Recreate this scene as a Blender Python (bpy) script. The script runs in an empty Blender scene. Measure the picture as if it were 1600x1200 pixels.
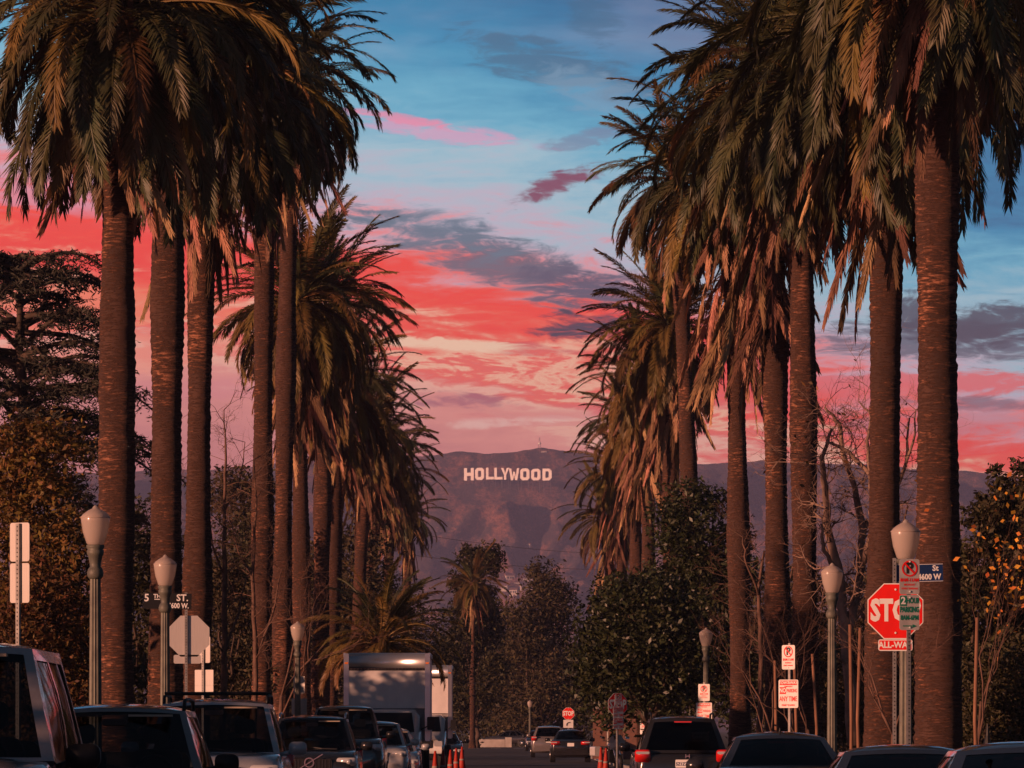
import bpy, math, random
import numpy as np
from mathutils import Vector, Matrix

random.seed(7)
RS = np.random.RandomState(11)
R = math.radians
scene = bpy.context.scene
COL = scene.collection

# ------------------------------------------------------------------ camera
F = 10000.0            # focal length in pixels of the 1600 px wide photograph
VX, VY, CH = 775.0, 1140.0, 1.5
cam_d = bpy.data.cameras.new('camera')
cam = bpy.data.objects.new('camera', cam_d); COL.objects.link(cam)
cam.location = (0, 0, CH); cam.rotation_euler = (R(90), 0, 0)
cam_d.sensor_width = 36; cam_d.lens = F * 36 / 1600
cam_d.shift_x = (800 - VX) / 1600; cam_d.shift_y = (VY - 600) / 1600
cam_d.clip_start = 1; cam_d.clip_end = 40000
scene.camera = cam
def P(x, y, d):
    return Vector(((x - VX) / F * d, d, CH + (VY - y) / F * d))

# ------------------------------------------------------------------ sun, exposure
SUN_AZ, SUN_EL = -54.0, 8.0      # degrees left of the direction behind the camera; above the horizon
ts = Vector((math.sin(R(SUN_AZ)) * math.cos(R(SUN_EL)), -math.cos(R(SUN_AZ)) * math.cos(R(SUN_EL)), math.sin(R(SUN_EL))))
sun_d = bpy.data.lights.new('sun', 'SUN'); sun_d.energy = 5.0; sun_d.angle = R(0.6); sun_d.color = (1.0, 0.46, 0.28)
sun = bpy.data.objects.new('sun', sun_d); COL.objects.link(sun)
sun.rotation_euler = (-ts).to_track_quat('-Z', 'Y').to_euler()
sun.location = (0, 0, 60)
vs = scene.view_settings
vs.view_transform = 'Standard'; vs.look = 'None'; vs.gamma = 1; vs.exposure = 0; vs.use_curve_mapping = False
scene.cycles.use_denoising = True
scene.cycles.max_bounces = 6; scene.cycles.transparent_max_bounces = 12
scene.cycles.volume_bounces = 0

# ------------------------------------------------------------------ node expressions
def lin(c):
    r = []
    for v in c[:3]:
        v = v / 255.0
        r.append(v / 12.92 if v <= 0.04045 else ((v + 0.055) / 1.055) ** 2.4)
    return tuple(r)
class E:
    """a socket (or number) in a node tree with operators"""
    def __init__(s, nt, v): s.nt, s.v = nt, v
    def m(s, op, *a):
        n = s.nt.nodes.new('ShaderNodeMath'); n.operation = op
        for i, q in enumerate((s,) + a):
            q = q.v if isinstance(q, E) else q
            if isinstance(q, (int, float)): n.inputs[i].default_value = q
            else: s.nt.links.new(q, n.inputs[i])
        return E(s.nt, n.outputs[0])
    def __add__(s, o): return s.m('ADD', o)
    def __sub__(s, o): return s.m('SUBTRACT', o)
    def __mul__(s, o): return s.m('MULTIPLY', o)
    def __truediv__(s, o): return s.m('DIVIDE', o)
    def clamp(s):
        r = s.m('ADD', 0.0); r.v.node.use_clamp = True; return r
    def step(s, lo, hi):
        n = s.nt.nodes.new('ShaderNodeMapRange'); n.interpolation_type = 'SMOOTHSTEP'
        s.nt.links.new(s.v, n.inputs[0]); n.inputs[1].default_value = lo; n.inputs[2].default_value = hi
        return E(s.nt, n.outputs[0])
def mixc(nt, f, a, b):
    n = nt.nodes.new('ShaderNodeMix'); n.data_type = 'RGBA'
    for i, q in ((0, f), (6, a), (7, b)):
        q = q.v if isinstance(q, E) else q
        if isinstance(q, (int, float)): n.inputs[i].default_value = q
        elif isinstance(q, tuple): n.inputs[i].default_value = q[:3] + (1,)
        else: nt.links.new(q, n.inputs[i])
    return n.outputs[2]
def noise(nt, vec, scale=5, detail=4, rough=0.55, dist=0.0):
    n = nt.nodes.new('ShaderNodeTexNoise'); n.inputs['Scale'].default_value = scale
    n.inputs['Detail'].default_value = detail; n.inputs['Roughness'].default_value = rough; n.inputs['Distortion'].default_value = dist
    if vec is not None: nt.links.new(vec, n.inputs['Vector'])
    return E(nt, n.outputs[0])
def mapping(nt, vec, scale=(1, 1, 1), rot=(0, 0, 0), loc=(0, 0, 0)):
    n = nt.nodes.new('ShaderNodeMapping'); nt.links.new(vec, n.inputs[0])
    n.inputs['Scale'].default_value = scale; n.inputs['Rotation'].default_value = rot; n.inputs['Location'].default_value = loc
    return n.outputs[0]

# ------------------------------------------------------------------ world: dusk sky with cloud streaks
world = bpy.data.worlds.new('World'); scene.world = world; world.use_nodes = True
nt = world.node_tree; nt.nodes.clear()
tc = nt.nodes.new('ShaderNodeTexCoord'); dirv = tc.outputs['Generated']
sep = nt.nodes.new('ShaderNodeSeparateXYZ'); nt.links.new(dirv, sep.inputs[0])
dx, dy, dz = (E(nt, sep.outputs[i]) for i in range(3))
SC = 10000.0
U = dx * SC; V = dz * SC
streak = noise(nt, mapping(nt, dirv, (14, 14, 95), (0, R(-5), 0)), 1.0, 7, 0.58, 0.7)
fine = noise(nt, mapping(nt, dirv, (55, 55, 300), (0, R(-9), 0)), 1.0, 6, 0.62, 1.2)
wisp = noise(nt, mapping(nt, dirv, (120, 120, 430), (0, R(-12), 0), (1, 4, 2)), 1.0, 8, 0.66, 1.6)
big = noise(nt, mapping(nt, dirv, (22, 22, 60), (0, R(6), 0), (3, 1, 2)), 1.0, 5, 0.55, 0.4)
Vt = V + U * 0.16 + U.m('MAXIMUM', 0.0) * 0.16 + ((streak - 0.5) * 400.0 + (fine - 0.5) * 210.0 + (wisp - 0.5) * 110.0) * (((V - 800.0) / 260.0).clamp() * -0.7 + 1.0)
ramp = nt.nodes.new('ShaderNodeValToRGB')
stops = [(-800, (150, 100, 118)), (330, (214, 128, 124)), (470, (238, 148, 136)), (505, (252, 188, 164)), (535, (240, 110, 98)), (562, (248, 92, 74)),
         (585, (255, 200, 166)), (606, (248, 120, 96)), (632, (252, 84, 58)), (668, (252, 58, 34)), (704, (248, 90, 76)), (738, (238, 138, 142)), (790, (196, 182, 200)),
         (860, (160, 196, 212)), (960, (96, 174, 204)), (1060, (24, 136, 180)), (1180, (0, 100, 148)), (1700, (28, 84, 112)), (3400, (26, 44, 58))]
LO, HI = -1000.0, 3600.0
els = ramp.color_ramp.elements
while len(els) < len(stops): els.new(0.5)
for e, (v, c) in zip(els, stops):
    e.position = (v - LO) / (HI - LO); e.color = lin(c) + (1,)
nt.links.new(((Vt - LO) / (HI - LO)).v, ramp.inputs[0])
sky_c = ramp.outputs[0]
# pale wisps in the blue
w = (big.step(0.48, 0.72)) * ((V - 760.0) / 160.0).clamp() * ((V * -1.0 + 1500.0) / 500.0).clamp()
sky_c = mixc(nt, w * 0.22, sky_c, lin((206, 196, 212)))
# cloud banks: (x, y, half length, half height, tilt, colour, strength) in photograph pixels, turned into directions
clouds = [(790, 412, 240, 38, -18, (66, 84, 104), .82), (680, 360, 110, 30, -12, (96, 122, 142), .7), (940, 452, 110, 30, -8, (84, 80, 104), .85),
          (866, 292, 78, 16, 22, (128, 60, 88), .95), (925, 512, 70, 24, 3, (58, 50, 72), 1.0), (1500, 540, 260, 30, -4, (72, 66, 88), .8),
          (1545, 510, 90, 34, 8, (54, 62, 80), .9), (1420, 490, 60, 30, 10, (52, 66, 84), .9),
          (870, 105, 150, 34, -16, (58, 104, 134), .7), (930, 35, 45, 40, -50, (40, 100, 132), .5), (700, 212, 150, 14, -9, (226, 160, 192), .7),
          (640, 192, 80, 7, -10, (246, 130, 160), .6), (930, 150, 80, 30, -20, (130, 166, 192), .5), (720, 628, 90, 14, -5, (178, 96, 110), .9),
          (840, 548, 70, 12, -2, (214, 92, 92), .8), (700, 540, 130, 9, -3, (255, 222, 188), .8), (800, 660, 120, 9, 3, (250, 206, 192), .6),
          (60, 300, 200, 34, -8, (224, 150, 170), .75), (200, 395, 260, 44, -6, (248, 60, 42), .95), (110, 478, 260, 40, -5, (252, 128, 92), .9), (150, 560, 240, 30, 4, (250, 150, 126), .8), (330, 610, 200, 20, 3, (222, 130, 136), .6),
          (1380, 605, 300, 20, 2, (240, 92, 90), .85), (1560, 635, 160, 10, -3, (120, 70, 88), .7), (900, 225, 60, 14, 12, (120, 128, 158), .6),
          (1500, 665, 200, 20, 2, (214, 130, 140), .7), (1020, 640, 300, 12, 2, (226, 104, 108), .5)]
for (x, y, a, b, tilt, c, k) in clouds:
    th = R(tilt); u0, v0 = x - VX, VY - y
    du, dv = U - u0, V - v0
    ca, sa = math.cos(th), math.sin(th)
    p = (du * (ca / a)) + (dv * (sa / a)); q = (du * (-sa / b)) + (dv * (ca / b))
    r2 = (p * p + q * q)
    f = (r2 * -0.62 + 1.0 + (fine - 0.5) * 2.8 + (wisp - 0.5) * 3.0 + (streak - 0.5) * 1.2).step(0.05, 1.0)
    f = f * dy.step(0.2, 0.6)
    sky_c = mixc(nt, f * k, sky_c, lin(c))
nish = nt.nodes.new('ShaderNodeTexSky'); nish.sky_type = 'NISHITA'; nish.sun_disc = False
nish.sun_elevation = R(SUN_EL); nish.sun_rotation = R(180 + SUN_AZ) * -1 if False else math.atan2(ts.x, ts.y)
bg1 = nt.nodes.new('ShaderNodeBackground'); nt.links.new(sky_c, bg1.inputs[0]); bg1.inputs[1].default_value = 1.25
bg2 = nt.nodes.new('ShaderNodeBackground'); nt.links.new(nish.outputs[0], bg2.inputs[0]); bg2.inputs[1].default_value = 0.05
mx = nt.nodes.new('ShaderNodeMixShader'); mx.inputs[0].default_value = 0.06
nt.links.new(bg1.outputs[0], mx.inputs[1]); nt.links.new(bg2.outputs[0], mx.inputs[2])
wo = nt.nodes.new('ShaderNodeOutputWorld'); nt.links.new(mx.outputs[0], wo.inputs[0])
world.cycles.sampling_method = 'MANUAL'; world.cycles.sample_map_resolution = 512

# ------------------------------------------------------------------ materials
MATS = {}
def mat(name, c, rough=0.7, metal=0.0, c2=None, scale=6.0, stretch=(1, 1, 1), bump=0.0, bscale=None, island=0.0, objrand=0.0, spec=0.35,
        coat=0.0, trans=0.0, emit=0.0, lo=0.35, hi=0.65):
    if name in MATS: return MATS[name]
    m = bpy.data.materials.new(name); m.use_nodes = True; t = m.node_tree
    b = t.nodes['Principled BSDF']; b.inputs['Roughness'].default_value = rough; b.inputs['Metallic'].default_value = metal
    b.inputs['Specular IOR Level'].default_value = spec; b.inputs['Coat Weight'].default_value = coat
    if emit: b.inputs['Emission Color'].default_value = tuple(c) + (1,); b.inputs['Emission Strength'].default_value = emit
    co = t.nodes.new('ShaderNodeTexCoord').outputs['Object']
    colr = tuple(c)
    vec = mapping(t, co, stretch)
    if c2 is not None:
        n = noise(t, vec, scale, 6, 0.6).step(lo, hi)
        colr = mixc(t, n, tuple(c), tuple(c2))
    if island or objrand:
        if island: rv = E(t, t.nodes.new('ShaderNodeNewGeometry').outputs['Random Per Island']); k = island
        else: rv = E(t, t.nodes.new('ShaderNodeObjectInfo').outputs['Random']); k = objrand
        hs = t.nodes.new('ShaderNodeHueSaturation')
        if isinstance(colr, tuple): hs.inputs['Color'].default_value = colr + (1,)
        else: t.links.new(colr, hs.inputs['Color'])
        t.links.new((rv * (2 * k) + (1 - k)).v, hs.inputs['Value'])
        t.links.new(((rv * 37.7).m('FRACT') * 0.06 + 0.47).v, hs.inputs['Hue'])
        colr = hs.outputs[0]
    if isinstance(colr, tuple): b.inputs['Base Color'].default_value = colr + (1,)
    else: t.links.new(colr, b.inputs['Base Color'])
    if bump:
        bn = t.nodes.new('ShaderNodeBump'); bn.inputs['Strength'].default_value = bump; bn.inputs['Distance'].default_value = 0.03
        t.links.new(noise(t, vec, bscale or scale * 2, 6, 0.65).v, bn.inputs['Height']); t.links.new(bn.outputs[0], b.inputs['Normal'])
    if trans:
        tr = t.nodes.new('ShaderNodeBsdfTranslucent')
        if isinstance(colr, tuple): tr.inputs[0].default_value = colr + (1,)
        else: t.links.new(colr, tr.inputs[0])
        ms = t.nodes.new('ShaderNodeMixShader'); ms.inputs[0].default_value = trans
        t.links.new(b.outputs[0], ms.inputs[1]); t.links.new(tr.outputs[0], ms.inputs[2])
        t.links.new(ms.outputs[0], t.nodes['Material Output'].inputs[0])
    m.diffuse_color = tuple(c) + (1,)
    MATS[name] = m
    return m
def glass(name, tint, rough=0.03):
    if name in MATS: return MATS[name]
    m = bpy.data.materials.new(name); m.use_nodes = True; t = m.node_tree; t.nodes.clear()
    tr = t.nodes.new('ShaderNodeBsdfTransparent'); tr.inputs[0].default_value = tuple(tint) + (1,)
    gl = t.nodes.new('ShaderNodeBsdfGlossy'); gl.inputs['Roughness'].default_value = rough; gl.inputs[0].default_value = (.9, .9, .9, 1)
    lw = t.nodes.new('ShaderNodeLayerWeight'); lw.inputs[0].default_value = .5; fr_ = E(t, lw.outputs['Facing']).m('POWER', 4.0) * .45 + .03
    ms = t.nodes.new('ShaderNodeMixShader'); t.links.new(fr_.v, ms.inputs[0]); t.links.new(tr.outputs[0], ms.inputs[1]); t.links.new(gl.outputs[0], ms.inputs[2])
    t.links.new(ms.outputs[0], t.nodes.new('ShaderNodeOutputMaterial').inputs[0])
    MATS[name] = m; return m

# ------------------------------------------------------------------ mesh helpers
class MB:
    def __init__(s): s.v, s.f = [], []
    def add(s, vs_, fs):
        o = len(s.v); s.v += [tuple(q) for q in vs_]; s.f += [tuple(i + o for i in q) for q in fs]; return s
    def box(s, c, d, rz=0.0, M=None):
        hx, hy, hz = d[0] / 2, d[1] / 2, d[2] / 2
        M = M or Matrix.Rotation(rz, 3, 'Z')
        vs_ = [Vector(c) + M @ Vector((a * hx, b * hy, e * hz)) for a in (-1, 1) for b in (-1, 1) for e in (-1, 1)]
        return s.add(vs_, [(0, 1, 3, 2), (4, 6, 7, 5), (0, 4, 5, 1), (2, 3, 7, 6), (0, 2, 6, 4), (1, 5, 7, 3)])
    def rbox(s, c, d, r):
        """box with rounded vertical outline (in XZ) extruded in Y"""
        hx, hz = d[0] / 2, d[2] / 2; pts = []
        for (sx, sz, a0) in ((1, 1, 0), (-1, 1, 90), (-1, -1, 180), (1, -1, 270)):
            for k in range(4):
                a = R(a0 + k * 30); pts.append((c[0] + sx * (hx - r) + r * math.cos(a), c[2] + sz * (hz - r) + r * math.sin(a)))
        return s.prism(pts, c[1] - d[1] / 2, c[1] + d[1] / 2)
    def prism(s, pts, y0, y1):
        n = len(pts); vs_ = [(x, y0, z) for x, z in pts] + [(x, y1, z) for x, z in pts]
        return s.add(vs_, [tuple(range(n)), tuple(range(2 * n - 1, n - 1, -1))] + [(i, i + n, (i + 1) % n + n, (i + 1) % n) for i in range(n)])
    def tube(s, path, radii, n=6, caps=True):
        path = [Vector(p) for p in path]; rings = []
        if isinstance(radii, (int, float)): radii = [radii] * len(path)
        up = None
        for i, p in enumerate(path):
            t = (path[min(i + 1, len(path) - 1)] - path[max(i - 1, 0)])
            t = t.normalized() if t.length > 1e-9 else Vector((0, 0, 1))
            if up is None: up = t.orthogonal().normalized()
            up = (up - t * up.dot(t)); up = up.normalized() if up.length > 1e-6 else t.orthogonal().normalized()
            b = t.cross(up)
            rings.append([p + (up * math.cos(2 * math.pi * k / n) + b * math.sin(2 * math.pi * k / n)) * radii[i] for k in range(n)])
        vs_ = [q for r_ in rings for q in r_]; fs = []
        for i in range(len(path) - 1):
            for k in range(n):
                fs.append((i * n + k, i * n + (k + 1) % n, (i + 1) * n + (k + 1) % n, (i + 1) * n + k))
        if caps: fs += [tuple(range(n - 1, -1, -1)), tuple(range((len(path) - 1) * n, len(path) * n))]
        return s.add(vs_, fs)
    def lathe(s, prof, n=20, c=(0, 0, 0), flute=0.0):
        vs_, fs = [], []
        for (r, z) in prof:
            for k in range(n):
                a = 2 * math.pi * k / n; rr = r * (1 - (flute if k % 2 else 0))
                vs_.append((c[0] + rr * math.cos(a), c[1] + rr * math.sin(a), c[2] + z))
        for i in range(len(prof) - 1):
            for k in range(n): fs.append((i * n + k, i * n + (k + 1) % n, (i + 1) * n + (k + 1) % n, (i + 1) * n + k))
        fs += [tuple(range(n - 1, -1, -1)), tuple(range((len(prof) - 1) * n, len(prof) * n))]
        return s.add(vs_, fs)
    def mesh(s, name, m, smooth=False):
        me = bpy.data.meshes.new(name); me.from_pydata(s.v, [], s.f); me.update()
        if m: me.materials.append(m)
        if smooth: me.polygons.foreach_set('use_smooth', [True] * len(me.polygons))
        return me
    def build(s, name, m, parent=None, smooth=False, loc=None):
        o = bpy.data.objects.new(name, s.mesh(name, m, smooth)); COL.objects.link(o)
        if parent is not None: o.parent = parent
        if loc is not None: o.location = loc
        return o
def np_mesh(name, verts, faces, m, smooth=False):
    """verts (n,3), faces (k,4) or (k,3) numpy arrays"""
    me = bpy.data.meshes.new(name); nv, (nf, fs) = len(verts), faces.shape
    me.vertices.add(nv); me.vertices.foreach_set('co', verts.astype(np.float32).ravel())
    me.loops.add(nf * fs); me.loops.foreach_set('vertex_index', faces.astype(np.int32).ravel())
    me.polygons.add(nf); me.polygons.foreach_set('loop_start', np.arange(0, nf * fs, fs, dtype=np.int32))
    if smooth: me.polygons.foreach_set('use_smooth', np.ones(nf, dtype=bool))
    me.update(calc_edges=True); me.materials.append(m); return me
def link(name, me, parent=None, loc=None, rot=None):
    o = bpy.data.objects.new(name, me); COL.objects.link(o)
    if parent is not None: o.parent = parent
    if loc is not None: o.location = loc
    if rot is not None: o.rotation_euler = rot
    return o
def empty(name, loc, rz=0.0):
    o = bpy.data.objects.new(name, None); COL.objects.link(o); o.location = loc; o.rotation_euler = (0, 0, rz); return o
def tag(o, label=None, cat=None, group=None, kind=None):
    if label: o['label'] = label
    if cat: o['category'] = cat
    if group: o['group'] = group
    if kind: o['kind'] = kind
    return o
def text_geo(txt, size, bold=0.0, align='CENTER', sx=1.0):
    """flat lettering in the XZ plane, readable from -Y; returns an MB"""
    cu = bpy.data.curves.new('lettering', 'FONT'); cu.body = txt; cu.size = size; cu.align_x = align; cu.align_y = 'CENTER'
    cu.offset = bold; cu.resolution_u = 2; cu.fill_mode = 'FRONT'
    ob = bpy.data.objects.new('lettering', cu); me = bpy.data.meshes.new_from_object(ob)
    b = MB(); b.add([(v.co.x * sx, 0, v.co.y) for v in me.vertices], [tuple(p.vertices) for p in me.polygons])
    bpy.data.objects.remove(ob); bpy.data.curves.remove(cu); bpy.data.meshes.remove(me)
    return b
def lettering(parent, txt, size, x, z, y, m, bold=0.0, align='CENTER', sx=1.0, flip=False):
    b = text_geo(txt, size, bold, align, sx)
    o = b.build('lettering', m, parent, loc=(x, y, z)); return o

# ------------------------------------------------------------------ the setting: ground, road, pavements, hills
M_asphalt = mat('asphalt', (.055, .053, .055), .85, 0, (.085, .08, .08), 0.8, (1, .25, 1), .3, 30)
M_conc = mat('concrete', (.30, .28, .26), .85, 0, (.22, .21, .20), 1.5, bump=.2, bscale=20)
M_soil = mat('soil', (.09, .065, .045), .95, 0, (.06, .07, .03), .5, bump=.4, bscale=6)
M_grass = mat('turf', (.045, .06, .02), .95, 0, (.07, .06, .03), .6, bump=.6, bscale=30)
M_paint = mat('road_paint', (.7, .68, .62), .7, 0, (.4, .39, .36), 3)
XH = 4.9
def slab(name, x0, x1, y0, y1, z0, z1, m, kind='structure'):
    o = MB().box(((x0 + x1) / 2, (y0 + y1) / 2, (z0 + z1) / 2), (x1 - x0, y1 - y0, z1 - z0)).build(name, m); o['kind'] = kind; return o
g = MB().add([(-1150, -30, -.012), (1150, -30, -.012), (1150, 5200, -.012), (-1150, 5200, -.012)], [(0, 1, 2, 3)]).build('ground', M_soil); g['kind'] = 'structure'
g = MB().add([(-XH, -25, -.004), (XH, -25, -.004), (XH, 548, -.004), (-XH, 548, -.004)], [(0, 1, 2, 3)]).build('road', M_asphalt); g['kind'] = 'structure'
for nm, y0, y1 in (('cross_street', 92, 112), ('cross_street', 520, 532), ):
    for sgn in (-1, 1):
        xa, xb = (XH, 220) if sgn > 0 else (-220, -XH)
        g = MB().add([(xa, y0, -.004), (xb, y0, -.004), (xb, y1, -.004), (xa, y1, -.004)], [(0, 1, 2, 3)]).build(nm, M_asphalt); g['kind'] = 'structure'
for (y0, y1) in ((-25, 91), (113, 519)):
    for sgn in (-1, 1):
        a = lambda p, q: (min(sgn * p, sgn * q), max(sgn * p, sgn * q))
        x0, x1 = a(XH, XH + .16); slab('kerb', x0, x1, y0, y1, -.1, .14, M_conc)
        x0, x1 = a(XH + .16, XH + 3.4); slab('parkway_lawn', x0, x1, y0, y1, -.1, .12, M_grass)
        x0, x1 = a(XH + 3.4, XH + 5.0); slab('pavement', x0, x1, y0, y1, -.1, .135, M_conc)
        x0, x1 = a(XH + 5.0, XH + 30); slab('front_lawn', x0, x1, y0, y1, -.1, .15, M_grass)
for k in range(5):
    y = 508 + k * .0
    g = MB().add([(-4 + k * 1.8, 510, .001), (-3.2 + k * 1.8, 510, .001), (-3.2 + k * 1.8, 515, .001), (-4 + k * 1.8, 515, .001)], [(0, 1, 2, 3)]).build('crossing_stripe', M_paint); g['kind'] = 'structure'
for sgn in (-1, 1):
    g = MB().add([(-XH + .3, 100 + sgn * 13, .001), (XH - .3, 100 + sgn * 13, .001), (XH - .3, 100.4 + sgn * 13, .001), (-XH + .3, 100.4 + sgn * 13, .001)], [(0, 1, 2, 3)]).build('stop_line', M_paint); g['kind'] = 'structure'

# hills ------------------------------------------------------------
def vnoise(x, y, seed=0):
    xi, yi = np.floor(x).astype(int), np.floor(y).astype(int); xf, yf = x - xi, y - yi
    def h(a, b):
        n = (a * 374761393 + b * 668265263 + seed * 974634777) & 0x7fffffff
        n = ((n ^ (n >> 13)) * 1274126177) & 0x7fffffff
        return ((n ^ (n >> 16)) & 0xffff) / 65535.0
    u, v = xf * xf * (3 - 2 * xf), yf * yf * (3 - 2 * yf)
    return (h(xi, yi) * (1 - u) + h(xi + 1, yi) * u) * (1 - v) + (h(xi, yi + 1) * (1 - u) + h(xi + 1, yi + 1) * u) * v
def fbm(x, y, o=5, seed=0):
    s, a = 0, .5
    for k in range(o): s = s + a * vnoise(x * 2 ** k, y * 2 ** k, seed + k); a *= .5
    return s
def ridged(x, y, o=4, seed=0):
    s, a = 0, .5
    for k in range(o): s = s + a * (1 - np.abs(2 * vnoise(x * 2 ** k, y * 2 ** k, seed + k) - 1)); a *= .5
    return s
def hill_z(x, y):
    base = np.interp(y, [5150, 5600, 6300, 6800, 7150, 7450, 7600, 7720, 7800, 8000, 8250, 8500], [-6, 12, 75, 150, 205, 268, 302, 328, 334, 322, 352, 300])
    face = np.clip((y - 5300) / 900, 0, 1) * np.clip((7740 - y) / 260, 0, 1)
    wx = x + (fbm(x / 160, y / 200, 3, 5) - .5) * 170
    rel = (ridged(wx / 150, y / 900, 5, 3) - .62) * 80 * face
    rel += (fbm(x / 60, y / 60, 6, 9) - .5) * 46 * face
    rel += (ridged(wx / 62, y / 420, 4, 31) - .6) * 70 * face
    flat = np.clip((190 - np.abs(x - 10)) / 80, 0, 1) * np.clip((170 - np.abs(y - 7530)) / 70, 0, 1)
    rel = rel * (1 - .92 * flat) - 7 * flat
    tops = (fbm(x / 110, y / 100, 6, 21) - .48) * 34 * np.clip((y - 7650) / 100, 0, 1)
    side = np.interp(x, [-1100, -500, -150, 0, 120, 300, 600, 1100], [-70, -20, -4, 6, 2, -8, -22, -70]) * np.clip((y - 5200) / 2000, 0, 1)
    return np.where(y < 5200, -6, base + rel + tops + side)
nx, ny = 420, 300
gx, gy = np.meshgrid(np.linspace(-1100, 1100, nx), np.linspace(5150, 8500, ny))
gz = hill_z(gx, gy)
vv = np.stack([gx.ravel(), gy.ravel(), gz.ravel()], 1)
ii = (np.arange(ny - 1)[:, None] * nx + np.arange(nx - 1)[None, :]).ravel()
ff = np.stack([ii, ii + 1, ii + nx + 1, ii + nx], 1)
mh = bpy.data.materials.new('chaparral'); mh.use_nodes = True; t = mh.node_tree; b = t.nodes['Principled BSDF']
co = t.nodes.new('ShaderNodeTexCoord').outputs['Object']
n1 = noise(t, mapping(t, co, (1, .12, 1)), .028, 12, .76).step(.46, .58); n2 = noise(t, mapping(t, co, (1, .25, 1)), .20, 10, .75).step(.40, .60)
c = mixc(t, n1, (.16, .10, .09), (.62, .26, .17)); c = mixc(t, n2 * .62, c, (.045, .045, .045))
t.links.new(c, b.inputs['Base Color']); b.inputs['Roughness'].default_value = .95
bn = t.nodes.new('ShaderNodeBump'); bn.inputs['Strength'].default_value = 1.0; bn.inputs['Distance'].default_value = 16
t.links.new(noise(t, mapping(t, co, (1, .25, 1)), .10, 10, .78).v, bn.inputs['Height']); t.links.new(bn.outputs[0], b.inputs['Normal'])
hills = link('hills', np_mesh('hills', vv, ff, mh, True)); hills['kind'] = 'structure'
def hz1(x, y): return float(hill_z(np.array([x], float), np.array([y], float))[0])

# haze: even air around camera and everything inside
hb = MB().box((0, 4225, 192), (2360, 8700, 410)).build('haze', None)
mz = bpy.data.materials.new('haze'); mz.use_nodes = True; t = mz.node_tree; t.nodes.clear()
pv = t.nodes.new('ShaderNodeVolumePrincipled'); pv.inputs['Color'].default_value = (.50, .55, .95, 1); pv.inputs['Density'].default_value = 8.2e-5
pv.inputs['Anisotropy'].default_value = 0.0
t.links.new(pv.outputs[0], t.nodes.new('ShaderNodeOutputMaterial').inputs['Volume'])
hb.data.materials.append(mz); hb['kind'] = 'stuff'; hb['label'] = 'thin violet evening haze in front of the far hills'

# ------------------------------------------------------------------ date palms
M_frond = [mat('palm_frond_green', (.052, .062, .026), .5, 0, (.085, .078, .030), 1.2, objrand=.45, island=0, trans=.12, spec=.4),
           mat('palm_frond_olive', (.15, .105, .030), .52, 0, (.18, .11, .034), 1.2, objrand=.4, trans=.12, spec=.4)]
M_dead = [mat('palm_frond_dry', (.19, .098, .054), .8, 0, (.10, .052, .032), 2, objrand=.45),
          mat('palm_frond_tan', (.44, .25, .145), .8, 0, (.27, .15, .09), 2, objrand=.4)]
def bark_mat(name, c1, c2, c3):
    m = bpy.data.materials.new(name); m.use_nodes = True; t = m.node_tree; b = t.nodes['Principled BSDF']
    co0 = t.nodes.new('ShaderNodeTexCoord').outputs['Object']; va = t.nodes.new('ShaderNodeVectorMath'); va.operation = 'ADD'; cb = t.nodes.new('ShaderNodeCombineXYZ')
    rr_ = E(t, t.nodes.new('ShaderNodeObjectInfo').outputs['Random']); t.links.new((rr_ * 60.0).v, cb.inputs[0]); t.links.new((rr_ * 91.0).v, cb.inputs[2]); t.links.new(co0, va.inputs[0]); t.links.new(cb.outputs[0], va.inputs[1]); co = va.outputs[0]
    patch = noise(t, mapping(t, co, (1, 1, .5)), .9, 5, .6)
    a = (noise(t, mapping(t, co, (4.2, 4.2, 26)), 1, 8, .68, .6) + (patch - .5) * .5).step(.44, .64); bb = noise(t, mapping(t, co, (1, 1, .35)), 1.4, 6, .65).step(.38, .62)
    c = mixc(t, a, c1, c2); c = mixc(t, bb * .75, c, c3); t.links.new(c, b.inputs['Base Color']); b.inputs['Roughness'].default_value = .9
    bn = t.nodes.new('ShaderNodeBump'); bn.inputs['Strength'].default_value = .9; bn.inputs['Distance'].default_value = .05
    t.links.new(a.v, bn.inputs['Height']); t.links.new(bn.outputs[0], b.inputs['Normal'])
    return m
M_bark = bark_mat('palm_bark', (.040, .018, .012), (.35, .145, .080), (.085, .038, .025))
M_stub = mat('palm_leaf_base', (.16, .085, .05), .85, 0, (.08, .045, .03), 6, bump=.5)

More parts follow.
